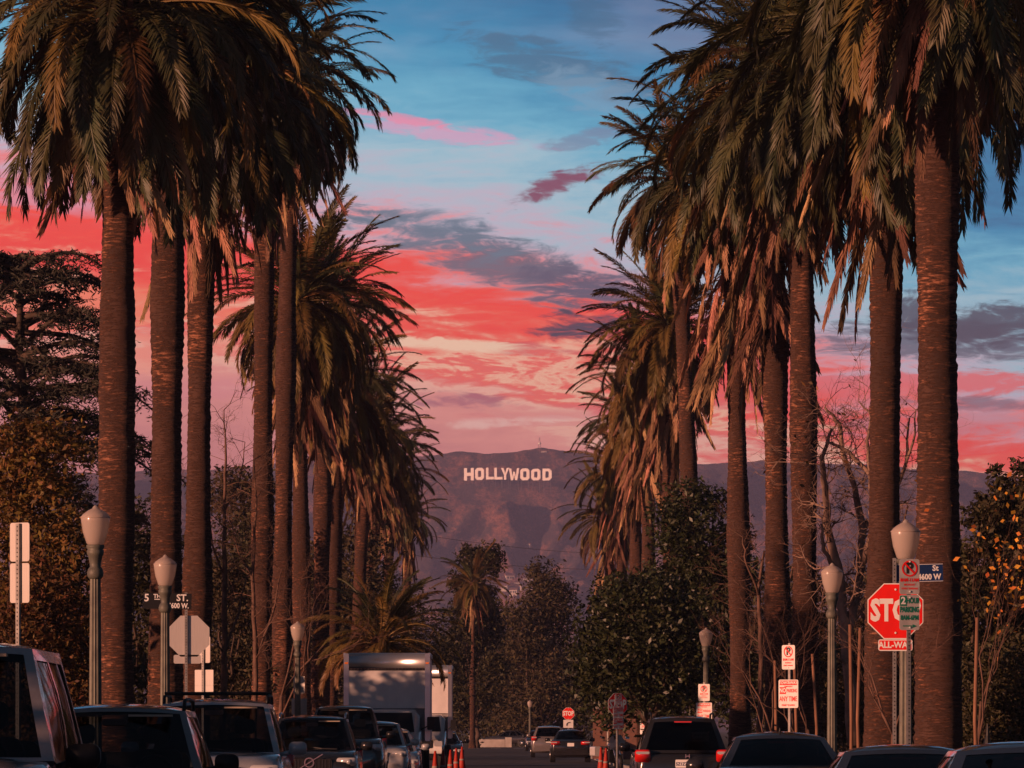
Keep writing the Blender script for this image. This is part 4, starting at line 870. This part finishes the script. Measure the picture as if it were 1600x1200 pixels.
# ------------------------------------------------------------------ vehicles
M_gl = glass('car_glass', (.28, .31, .33)); M_gld = glass('dark_car_glass', (.05, .055, .06))
M_tyre = mat('tyre', (.015, .015, .015), .85); M_rim = mat('alloy_rim', (.45, .45, .46), .3, .9); M_trim = mat('black_trim', (.012, .012, .013), .5)
M_chr = mat('chrome', (.75, .74, .73), .12, 1.0); M_int = mat('car_interior', (.02, .02, .022), .8, 0, (.032, .03, .03), 5); M_int2 = mat('pale_interior_trim', (.38, .32, .25), .7)
M_lamp = mat('headlamp_lens', (.55, .56, .58), .08, .3, coat=1, spec=.8); M_tail = mat('tail_lamp_lens', (.55, .012, .01), .12, 0, coat=1, spec=.6); M_amber = mat('amber_lens', (.7, .2, .02), .2, coat=1)
M_gun = mat('dark_chrome', (.10, .10, .10), .25, .8)
def paint(n, c, metal=.35): return mat('paint_' + n, c, .2, metal * .6, tuple(v * .9 for v in c), 14, coat=.8, spec=.45)
def sgrid(b, fn, u0, u1, v0, v1, nu=6, nv=4):
    vs_ = [fn(u0 + (u1 - u0) * i / nu, v0 + (v1 - v0) * j / nv) for j in range(nv + 1) for i in range(nu + 1)]
    b.add(vs_, [(j * (nu + 1) + i, j * (nu + 1) + i + 1, (j + 1) * (nu + 1) + i + 1, (j + 1) * (nu + 1) + i) for j in range(nv) for i in range(nu)])
def framed(fn, uc, vc, holes, nu=4, nv=3):
    """surface cut into cells at uc, vc; the cells in holes are left open"""
    b = MB()
    for i in range(len(uc) - 1):
        for j in range(len(vc) - 1):
            if (i, j) not in holes: sgrid(b, fn, uc[i], uc[i + 1], vc[j], vc[j + 1], nu, nv)
    return b
def car(label, near, X, facing, col, L=4.7, W=1.86, H=1.5, belt=.95, hood=(.78, .92), fb=1.05, ft=.35, rt=-1.3, rb=-2.0, deck=None, wt=.58, wb=.84, cat='car', name='parked_car',
        rails=False, group='parked cars', glassm=None, sideglass=None, grille='bars', headlamp_z=None, detail=True, mirror_m=None, plate=None, tilt=0.0):
    root = tag(empty(name, (X, near + L / 2, 0), math.pi + tilt if facing == 'front' else tilt), label, cat, group)
    glassm = glassm or M_gl; sideglass = sideglass or glassm; rear_open = facing == 'rear'
    # lower body
    prof = [(-L / 2, (deck or belt) - .06), (-L / 2 + .25, deck or belt), (rb, (deck or belt) + (.02 if deck else 0)), (rb + .35, belt), (fb - .1, belt), (fb + .06, hood[1]), (L / 2 - .5, (hood[0] + hood[1]) / 2 + .03), (L / 2 - .12, hood[0]), (L / 2, hood[0] - .10)]
    py, pz = [q[0] for q in prof], [q[1] for q in prof]; rings = []
    for t_, wk, zd in ((-.5, .82, .06), (-.496, .88, .03), (-.475, .95, .01), (-.42, .985, 0), (-.33, 1, 0), (-.22, 1, 0), (-.1, 1, 0), (.0, 1, 0), (.1, 1, 0), (.2, 1, 0), (.28, 1, 0), (.35, .995, 0), (.42, .98, 0), (.46, .955, 0), (.485, .91, .02), (.497, .86, .05), (.5, .80, .09)):
        y = t_ * L; zt = float(np.interp(y, py, pz)) - zd; zb_ = .24 + .1 * max(0, (abs(t_) - .42) / .08); h = zt - zb_; w = W / 2 * wk
        cr = .03 if abs(t_) > .1 else .01
        half = [(0, zb_), (.86, zb_), (.95, zb_ + .1 * h), (.985, zb_ + .3 * h), (1, zb_ + .5 * h), (.995, zb_ + .68 * h), (.975, zb_ + .84 * h), (.945, zb_ + .94 * h), (.90, zt - .004), (.6, zt + cr * .7), (.3, zt + cr * .95), (0, zt + cr)]
        rings.append([(q * w, y, z) for q, z in half] + [(-q * w, y, z) for q, z in half[-2:0:-1]])
    n = len(rings[0]); b = MB(); b.add([q for r_ in rings for q in r_], [(i * n + k, i * n + (k + 1) % n, (i + 1) * n + (k + 1) % n, (i + 1) * n + k) for i in range(len(rings) - 1) for k in range(n)] + [tuple(range(n - 1, -1, -1)), tuple(range((len(rings) - 1) * n, len(rings) * n))])
    body = b.build('body', col, root, True)
    # cabin
    zr = H - .04; bw, br_ = .20, .12; hb_ = hood[1] - .01; rz = (deck or belt) - .005
    lp = lambda a, c_, q: a + (c_ - a) * q
    f_ws = lambda u, v, o=0: ((2 * u - 1) * (lp(wb, wt, v) - .0), lp(fb, ft, v) - bw * (2 * u - 1) ** 2 - o + .05 * math.sin(math.pi * v), lp(hb_, zr, v) - .03 * (2 * u - 1) ** 2 * v)
    f_rw = lambda u, v, o=0: (-(2 * u - 1) * lp(wb, wt, v), lp(rb, rt, v) + br_ * (2 * u - 1) ** 2 + o - .04 * math.sin(math.pi * v), lp(rz, zr, v) - .03 * (2 * u - 1) ** 2 * v)
    def side(sg):
        def f(u, v, o=0):
            a, c_ = f_ws(1, v), f_rw(0, v); return (sg * (lp(a[0], c_[0], u) + .035 * math.sin(math.pi * v) * math.sin(math.pi * min(1, max(0, u))) - o), lp(a[1], c_[1], u), lp(a[2], c_[2], u) + (belt - lp(a[2], c_[2], u)) * max(0, 1 - v * 8) * math.sin(math.pi * u) )
        return f
    b = framed(f_ws, [0, .045, .955, 1], [0, .03, .94, 1], {(1, 1)}, 6, 4)
    def add_b(m_): b.add(m_.v, m_.f)
    add_b(framed(f_rw, [0, .07, .93, 1], [0, .08, .90, 1], {(1, 1)}, 6, 4))
    for sg in (-1, 1):
        add_b(framed(side(sg), [0, .07, .40, .435, .72, .75, .94, 1], [0, .05, .9, 1], {(1, 1), (3, 1), (5, 1)}, 3, 3))
    f_rf = lambda u, v: ((2 * u - 1) * wt, lp(f_ws(u, 1)[1], f_rw(u, 1)[1], v), zr - .03 * (2 * u - 1) ** 2 + .045 * math.sin(math.pi * min(1, max(0, v))) ** .6 * (1 - (2 * u - 1) ** 2) ** .5)
    sgrid(b, f_rf, 0, 1, 0, 1, 10, 10)
    b.build('cabin_frame', col, root, True)
    b = MB(); sgrid(b, lambda u, v: f_ws(u, v, .012), .035, .965, .02, .95, 12, 6); b.build('windscreen', glassm, root, True)
    b = MB(); sgrid(b, lambda u, v: f_rw(u, v, .012), .06, .94, .07, .91, 12, 6); b.build('rear_window', sideglass, root, True)
    for sg in (-1, 1):
        for (u0, u1) in ((.07, .40), (.435, .72), (.75, .94)):
            b = MB(); sgrid(b, lambda u, v: side(sg)(u, v, .012), u0 - .005, u1 + .005, .045, .905, 4, 4); b.build('side_window', sideglass, root, True)
    # interior
    b = MB(); b.box((0, fb - .42, hood[1] - .06), (wb * 1.7, .5, .1)); b.build('dashboard', M_int, root)
    for sx in (-.37, .37):
        b = MB(); b.rbox((sx, ft - .55, belt - .02), (.50, .16, .5), .1); b.rbox((sx, ft - .58, min(belt + .38, H - .27)), (.27, .1, .19), .06); b.build('front_seat', M_int, root)
    b = MB(); b.rbox((0, rt + .45 if rt > -2.2 else rt + 1.0, belt - .05), (1.25, .16, .5), .08); b.build('rear_seat', M_int, root)
    if detail:
        ring = [(-.37 + .18 * math.cos(R(30 * k)), fb - .78 + .06 * math.sin(R(30 * k)), hood[1] - .02 + .17 * math.sin(R(30 * k))) for k in range(13)]
        MB().tube(ring, .016, 6).build('steering_wheel', M_int, root, True)
        MB().rbox((0, ft + .18, zr - .14), (.24, .03, .07), .03).build('rear_view_mirror', M_trim, root)
        for sx in (-.34, .34): MB().box((sx, ft + .06, zr - .075), (.42, .16, .02)).build('sun_visor', M_int2 if sx < 0 else M_int, root)
        b = MB()
        for x0 in (-.5, .1): b.tube([(x0, fb + .02, hood[1] + .02), (x0 + .3, fb - .02, hood[1] + .03), (x0 + .55, fb - .10, hood[1] + .06)], .012, 4)
        b.build('wipers', M_trim, root)
    # mirrors, wheels
    for sg in (-1, 1):
        b = MB(); b.rbox((sg * (W / 2 + .12), fb - .42, belt + .10), (.23, .12, .17), .06); b.tube([(sg * (wb + .0), fb - .40, belt + .02), (sg * (W / 2 + .05), fb - .42, belt + .06)], .03, 6)
        mm = b.build('side_mirror', mirror_m or col, root, True)
    wr_ = .34 + .04 * (H > 1.7)
    for sx in (-1, 1):
        for sy in (-1, 1):
            w_ = MB().lathe([(wr_ * .62, -.11), (wr_ * .95, -.115), (wr_, -.08), (wr_, .08), (wr_ * .95, .115), (wr_ * .62, .11)], 22).build('wheel', M_tyre, root, True, (sx * (W / 2 - .11), sy * L * .295, wr_)); w_.rotation_euler = (0, R(90), 0)
            rm = MB().lathe([(.03, sx * .10), (wr_ * .2, sx * .105), (wr_ * .62, sx * .09), (wr_ * .64, sx * .118)], 16).build('rim', M_rim, w_, True)
            MB().lathe([(wr_ + .07, -.10), (wr_ + .07, .10)], 20).build('wheel_arch', M_trim, root, False, (sx * (W / 2 - .105), sy * L * .295, wr_ + .02)).rotation_euler = (0, R(90), 0)
    # front end
    hz_ = headlamp_z or hood[0] - .10
    for sx in (-1, 1):
        b = MB(); b.rbox((sx * W * .375, L / 2 - .13, hz_), (.38, .2, .15), .05); b.rbox((sx * W * .40, L / 2 - .1, hz_), (.1, .17, .1), .045); b.build('headlight', M_lamp, root, True)
    b = MB(); b.rbox((0, L / 2 - .02, hz_ - .1), (W * .46, .06, .30), .05); gr = b.build('grille', M_trim, root)
    b = MB()
    if grille == 'bars':
        for k in range(4): b.box((0, L / 2 + .015, hz_ - .2 + k * .065), (W * .44, .015, .022))
    else:
        for k in range(13): b.box(((k - 6) * W * .034, L / 2 + .012, hz_ - .1), (.016, .012, .27))
        pass
    b.build('grille_bars', M_chr if grille == 'bars' else M_gun, gr)
    MB().rbox((0, L / 2 - .03, .42), (W * .84, .12, .2), .05).build('front_bumper', M_trim if H > 1.7 else col, root)
    # rear end
    tz = (deck or belt) - .08
    for sx in (-1, 1):
        b = MB()
        if H > 1.65: b.rbox((sx * W * .41, -L / 2 + .10, tz + .02), (.30, .24, .24), .05)
        else: b.rbox((sx * W * .37, -L / 2 + .09, tz - .06), (.42, .2, .16), .05)
        tl = b.build('taillight', M_tail, root, True)
        MB().rbox((sx * W * .41, -L / 2 - .022, tz + .08 if H > 1.65 else tz - .03), (.26, .012, .05), .02).build('reversing_lens', M_lamp, tl)
    MB().rbox((0, -L / 2 + .02, .45), (W * .86, .12, .22), .06).build('rear_bumper', col, root)
    if rear_open:
        pl = MB().rbox((0, -L / 2 - .015, tz - .13), (.31, .012, .155), .02).build('licence_plate', M_print, root)
        if plate: lettering(pl, plate, .085, 0, tz - .14, -L / 2 - .024, M_sblue, .003, sx=.9)
    if rails:
        for sx in (-1, 1):
            MB().tube([(sx * wt * .98, ft - .25, zr - .02), (sx * wt * .98, ft - .35, zr + .07), (sx * wt * .98, (ft + rt) / 2, zr + .085), (sx * wt * .98, rt + .3, zr + .07), (sx * wt * .98, rt + .15, zr - .02)], .02, 6).build('roof_rail', M_chr if rails == 'chrome' else M_trim, root, True)
    return root, body
P_grey, P_sil, P_blk, P_navy, P_white, P_mauve = paint('warm_grey', (.20, .18, .18)), paint('silver_blue', (.40, .41, .44)), paint('black', (.02, .02, .022), .1), paint('navy', (.03, .03, .036), .2), paint('white', (.55, .54, .54), 0), paint('pale_grey', (.38, .34, .34))
suv = dict(L=4.85, W=1.92, H=1.78, belt=1.08, hood=(.98, 1.10), fb=1.0, ft=.35, rt=-1.95, rb=-2.3, wt=.66, wb=.86)
sed = dict(L=4.75, W=1.84, H=1.46, belt=.93, hood=(.72, .92), fb=1.05, ft=.30, rt=-.95, rb=-1.75, deck=1.02, wt=.56, wb=.80)
# left kerb, facing the camera
v1, _ = car('pale grey high roofed van cut by the left edge, black side mirror', 41.5, -3.86, 'front', P_mauve, **{**suv, 'L': 5.3, 'H': 2.12, 'belt': 1.22, 'hood': (1.12, 1.30), 'wt': .70, 'wb': .90, 'fb': 1.45, 'ft': .75, 'rt': -2.3, 'rb': -2.5}, cat='van', name='parked_van', mirror_m=M_trim)
v2, _ = car('dark windowed grey sports utility behind the van at the left', 59.5, -3.66, 'front', P_grey, **{**suv, 'H': 1.75}, rails='black', mirror_m=M_trim)
v3, _ = car('silver blue off-roader with roof rack, below the back of the stop sign', 80.5, -3.63, 'front', P_sil, **{**suv, 'H': 1.90, 'belt': 1.16, 'hood': (1.08, 1.20), 'wt': .68}, rails='black')
v4, body4 = car('black sports utility with silver roof rails and round grille badge on the left', 124, -3.62, 'front', P_blk, **suv, rails='chrome', grille='upright')
v5, _ = car('tall black pickup with chrome grille behind the badge bearing black car', 150, -3.62, 'front', P_blk, **{**suv, 'L': 5.6, 'W': 2.0, 'H': 2.08, 'belt': 1.28, 'hood': (1.18, 1.30), 'fb': 1.1, 'ft': .55, 'rt': -1.3, 'rb': -1.45}, cat='pickup', name='parked_pickup', grille='bars')
v6, _ = car('white car parked before the nearer box truck on the left', 161, -3.15, 'front', P_white, **{**suv, 'H': 1.72})
v7, _ = car('small silver sedan peeking out right of the black pickup', 172, -2.95, 'front', P_sil, **{**sed, 'H': 1.55})
v8, _ = car('dark sedan just behind the far box truck, right of the cones', 262, -2.25, 'front', P_blk, **sed)
# grille badge: ring with a slanting bar
b = ring_poly(.075, .10); o = b.build('badge', M_chr, v4, loc=(0, 4.85 / 2 + .035, .86)); o.rotation_euler = (0, 0, math.pi)
MB().box((0, 4.85 / 2 + .03, .86), (.62, .012, .02), M=Matrix.Rotation(R(32), 3, 'Y')).build('badge_bar', M_chr, v4)
# roof rack on the off-roader
b = MB()
for y in (-1.5, -.8, -.1): b.tube([(-.66, y, 1.97), (.66, y, 1.97)], .02, 6)
b.tube([(-.66, .1, 1.97), (.66, .1, 1.97)], .018, 6); b.build('roof_rack', M_trim, v3, True)
# right kerb, rear to the camera
w1, _ = car('dark minivan with red taillights and pale plate parked on the right', 124, 3.63, 'rear', P_blk, **{**suv, 'H': 1.77, 'L': 5.1, 'rb': -2.45, 'rt': -2.1, 'belt': 1.05, 'wt': .62}, cat='minivan', name='parked_minivan', glassm=M_gld, plate='5Z1Z747', rails='black')
w2, _ = car('dark sedan with long rear window right of the minivan', 80, 3.62, 'rear', P_navy, **{**sed, 'H': 1.47}, glassm=M_gld)
w3, _ = car('low dark coupe between the sedan and the nearest car on the right', 57, 3.75, 'rear', P_navy, **{**sed, 'H': 1.36, 'belt': .88, 'deck': .95}, glassm=M_gld)
w4, _ = car('nearest dark car at the lower right corner', 45.5, 3.95, 'rear', P_navy, **{**sed, 'H': 1.41, 'deck': 1.0, 'rb': -1.9}, glassm=M_gld)
w5, _ = car('black sedan with dim red taillights in the far right lane', 293, 3.42, 'rear', P_blk, **{**sed, 'H': 1.5}, glassm=M_gld, plate='')
w6, _ = car('dark grey sports utility just left of the far black sedan', 345, 2.85, 'rear', P_grey, **{**suv, 'H': 1.70}, glassm=M_gld)
w7, _ = car('farthest dark car beside the last street lamp', 450, 3.0, 'front', P_navy, **sed)
w8, _ = car('dark car parked across the street end behind the white garden wall', 552, 1.2, 'rear', P_navy, **sed, tilt=R(72))
for c_, (x, y, z, h) in ((w2, (0, -.75, 1.45, .07)), (w4, (-.35, -1.0, 1.40, .14)), (w1, (.25, -2.0, 1.74, .10))):
    MB().lathe([(.03, z), (.014, z + h * .4), (.006, z + h)], 8, (x, y, 0)).build('antenna', M_trim, c_)
for c_, y, z in ((w2, -1.0, 1.36), (w3, -1.0, 1.26), (w4, -1.05, 1.31), (w1, -2.16, 1.67)):
    MB().rbox((0, y - .05, z - .02), (.34, .03, .025), .01).build('high_brake_light', M_tail, c_)
# minivan badge and note in the rear window
b = MB(); b.box((-.035, 0, 0), (.014, .01, .08)); b.box((.035, 0, 0), (.014, .01, .08)); b.box((0, 0, 0), (.056, .01, .014)); b.build('badge', M_chr, w1, loc=(0.08, -2.575, .985))
pn = MB().box((0, 0, 0), (.34, .004, .19)).build('window_note', mat('paper', (.42, .36, .30), .9), w1, loc=(.34, -2.20, 1.36)); lettering(pn, 'BABY ON', .055, 0, .03, -.005, M_sblk, .001); lettering(pn, 'BOARD', .055, 0, -.04, -.005, M_sblk, .001)

# box trucks
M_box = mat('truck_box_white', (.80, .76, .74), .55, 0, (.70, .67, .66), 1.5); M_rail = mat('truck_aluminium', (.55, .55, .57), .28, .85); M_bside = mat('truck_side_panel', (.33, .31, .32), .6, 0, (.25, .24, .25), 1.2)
def truck(label, d, xl, xr, ytop, Lb=6.2):
    s = F / d; X0, X1 = (xl - VX) / s, (xr - VX) / s; H = CH + (VY - ytop) / s; W = X1 - X0; cx = (X0 + X1) / 2
    root = tag(empty('box_truck', (cx, d, 0)), label, 'truck', 'box trucks on the left kerb'); zb_ = 2.08 if False else 1.15
    b = MB(); b.box((0, Lb / 2 + .03, (H - .12 + zb_) / 2), (W - .06, Lb - .06, H - .12 - zb_)); b.build('cargo_box', M_bside, root)
    MB().box((0, -.012, (2.12 + H - .52) / 2), (W - .30, .03, H - .52 - 2.12)).build('front_panel', M_box, root)
    # rounded nose cap of the roof
    prof = [(0.0, H - .44), (-.03, H - .40), (-.03, H - .22), (0.02, H - .10), (.12, H - .03), (.30, H)]
    b = MB(); vs_ = []
    for x in (-W / 2 + .14, W / 2 - .14): vs_ += [(x, y, z) for y, z in prof] + [(x, .35, H), (x, .35, H - .44)]
    k = len(prof) + 2; b.add(vs_, [(i, i + 1, k + i + 1, k + i) for i in range(k - 1)] + [tuple(range(k)), tuple(range(2 * k - 1, k - 1, -1))]); b.build('nose_cap', M_rail, root, True)
    b = MB()
    for i in range(22): b.lathe([(.014, 0), (.014, .01)], 6, (-W / 2 + .22 + i * (W - .44) / 21, -.035, H - .475))
    b.build('rivets', M_chr, root)['kind'] = 'stuff'
    MB().box((0, -.015, H - .48), (W - .3, .02, .05)).build('front_trim', M_trim, root)
    for sx in (-1, 1):
        MB().rbox((sx * (W / 2 - .075), .03, (H + zb_) / 2), (.15, .14, H - zb_ - .03), .04).build('corner_post', M_rail, root); MB().box((sx * (W / 2 - .02), Lb / 2, H - .06), (.06, Lb - .2, .12)).build('roof_rail', M_rail, root)
        for i in range(9): MB().box((sx * (W / 2 - .02), .6 + i * (Lb - .9) / 8, (H - .12 + zb_) / 2), (.03, .05, H - .2 - zb_)).build('side_rib', M_rail, root)
        MB().box((sx * (W / 2 - .08), -.06, H - .3), (.10, .03, .05)).build('marker_light', M_amber, root)
    # cab
    rings = []
    for y, w, zt, zl in ((0.0, 1.02, 2.02, .55), (-.6, 1.02, 2.08, .55), (-.95, 1.0, 2.02, .55), (-1.45, .97, 1.42, .55), (-2.05, .93, 1.28, .55), (-2.25, .85, 1.12, .6)):
        rings.append([(w, y, zl), (w, y, (zl + zt) / 2), (w * .96, y, zt - .18), (w * .8, y, zt), (0, y, zt + .02), (-w * .8, y, zt), (-w * .96, y, zt - .18), (-w, y, (zl + zt) / 2), (-w, y, zl)])
    b = MB(); n = 9; b.add([q for r_ in rings for q in r_], [(i * n + k_, i * n + (k_ + 1) % n, (i + 1) * n + (k_ + 1) % n, (i + 1) * n + k_) for i in range(5) for k_ in range(n)] + [tuple(range(n)), tuple(range(6 * n - 1, 5 * n - 1, -1))]); cab = b.build('cab', P_white, root, True)
    MB().add([(-.82, -1.50, 1.43), (.82, -1.50, 1.43), (.74, -1.0, 1.99), (-.74, -1.0, 1.99)], [(0, 1, 2, 3)]).build('windscreen', M_gld, cab)
    MB().rbox((0, -2.25, .95), (1.0, .05, .30), .05).build('grille', M_trim, cab)
    for sx in (-1, 1):
        MB().add([(sx * 1.025, -1.15, 1.45), (sx * 1.025, -.25, 1.45), (sx * 1.0, -.25, 1.86), (sx * 1.0, -.85, 1.86)], [(0, 1, 2, 3)]).build('side_window', M_gld, cab)
        b = MB(); b.rbox((sx * 1.28, -1.2, 1.68), (.2, .1, .38), .04); b.tube([(sx * 1.0, -1.15, 1.5), (sx * 1.2, -1.2, 1.6)], .02, 5); b.build('side_mirror', M_trim, cab)
        MB().rbox((sx * .72, -2.24, .97), (.3, .06, .2), .04).build('headlight', M_lamp, cab)
        for y, w in ((-1.4, .3), (Lb - 1.6, .5)):
            o = MB().lathe([(.26, -w / 2), (.44, -w / 2), (.46, -w / 3), (.46, w / 3), (.44, w / 2), (.26, w / 2)], 20).build('wheel', M_tyre, root, True, (sx * (W / 2 - .32), y, .46)); o.rotation_euler = (0, R(90), 0)
            MB().lathe([(.05, 0), (.26, sx * (w / 2 - .03))], 14).build('rim', M_rim, o)
    MB().box((0, Lb / 2 - .4, .85), (.9, Lb + .4, .3)).build('chassis', M_trim, root)
    return root
truck('nearer white box truck facing the camera with riveted metal nose cap', 186, 537, 672, 1020)
truck('second box truck partly hidden behind the nearer one', 243, 606, 706, 1039)

# motorcycle
mr = tag(empty('motorcycle', (4.02, 224, 0), R(200)), 'dark motorcycle with white fairing parked behind the minivan', 'motorcycle')
for y in (-.74, .74):
    o = MB().tube([(0, .27 * math.cos(R(20 * k)), .27 * math.sin(R(20 * k))) for k in range(19)], .06, 8, False).build('wheel', M_tyre, mr, True, (0, y, .33)); MB().lathe([(.03, -.06), (.20, -.02), (.20, .02), (.03, .06)], 14).build('hub', M_rim, o).rotation_euler = (0, R(90), 0)
b = MB(); b.rbox((0, 0, .55), (.34, .6, .42), .08); b.build('engine', M_trim, mr)
MB().lathe([(.05, -.32), (.15, -.2), (.17, 0), (.14, .22), (.05, .33)], 14).build('fuel_tank', P_blk, mr, True, (0, .18, .92)).rotation_euler = (R(96), 0, 0)
b = MB(); b.rbox((0, -.42, .86), (.32, .7, .12), .05); b.build('seat', M_int, mr)
b = MB(); b.add([(-.26, .62, .80), (.26, .62, .80), (.30, .60, 1.08), (.18, .52, 1.32), (-.18, .52, 1.32), (-.30, .60, 1.08), (0, .82, .98), (0, .72, 1.18)], [(0, 1, 6), (1, 2, 6), (2, 7, 6), (2, 3, 7), (3, 4, 7), (4, 5, 7), (5, 6, 7), (5, 0, 6)]); b.build('fairing', P_white, mr)
MB().rbox((0, .80, .95), (.2, .06, .16), .06).build('headlight', M_lamp, mr)
MB().tube([(-.42, .36, 1.12), (-.2, .48, 1.08), (.2, .48, 1.08), (.42, .36, 1.12)], .018, 6).build('handlebar', M_trim, mr, True)
for sx in (-1, 1):
    MB().tube([(sx * .10, .74, .33), (sx * .10, .50, 1.05)], .03, 6).build('fork_leg', M_chr, mr, True); MB().rbox((sx * .34, -.62, .74), (.24, .5, .34), .06).build('pannier', P_white if sx > 0 else P_blk, mr)
    MB().rbox((sx * .46, .42, 1.22), (.14, .04, .09), .03).build('mirror', M_chr, mr); MB().tube([(sx * .18, -.1, .36), (sx * .2, -.85, .42)], .05, 8).build('exhaust', M_chr, mr, True)
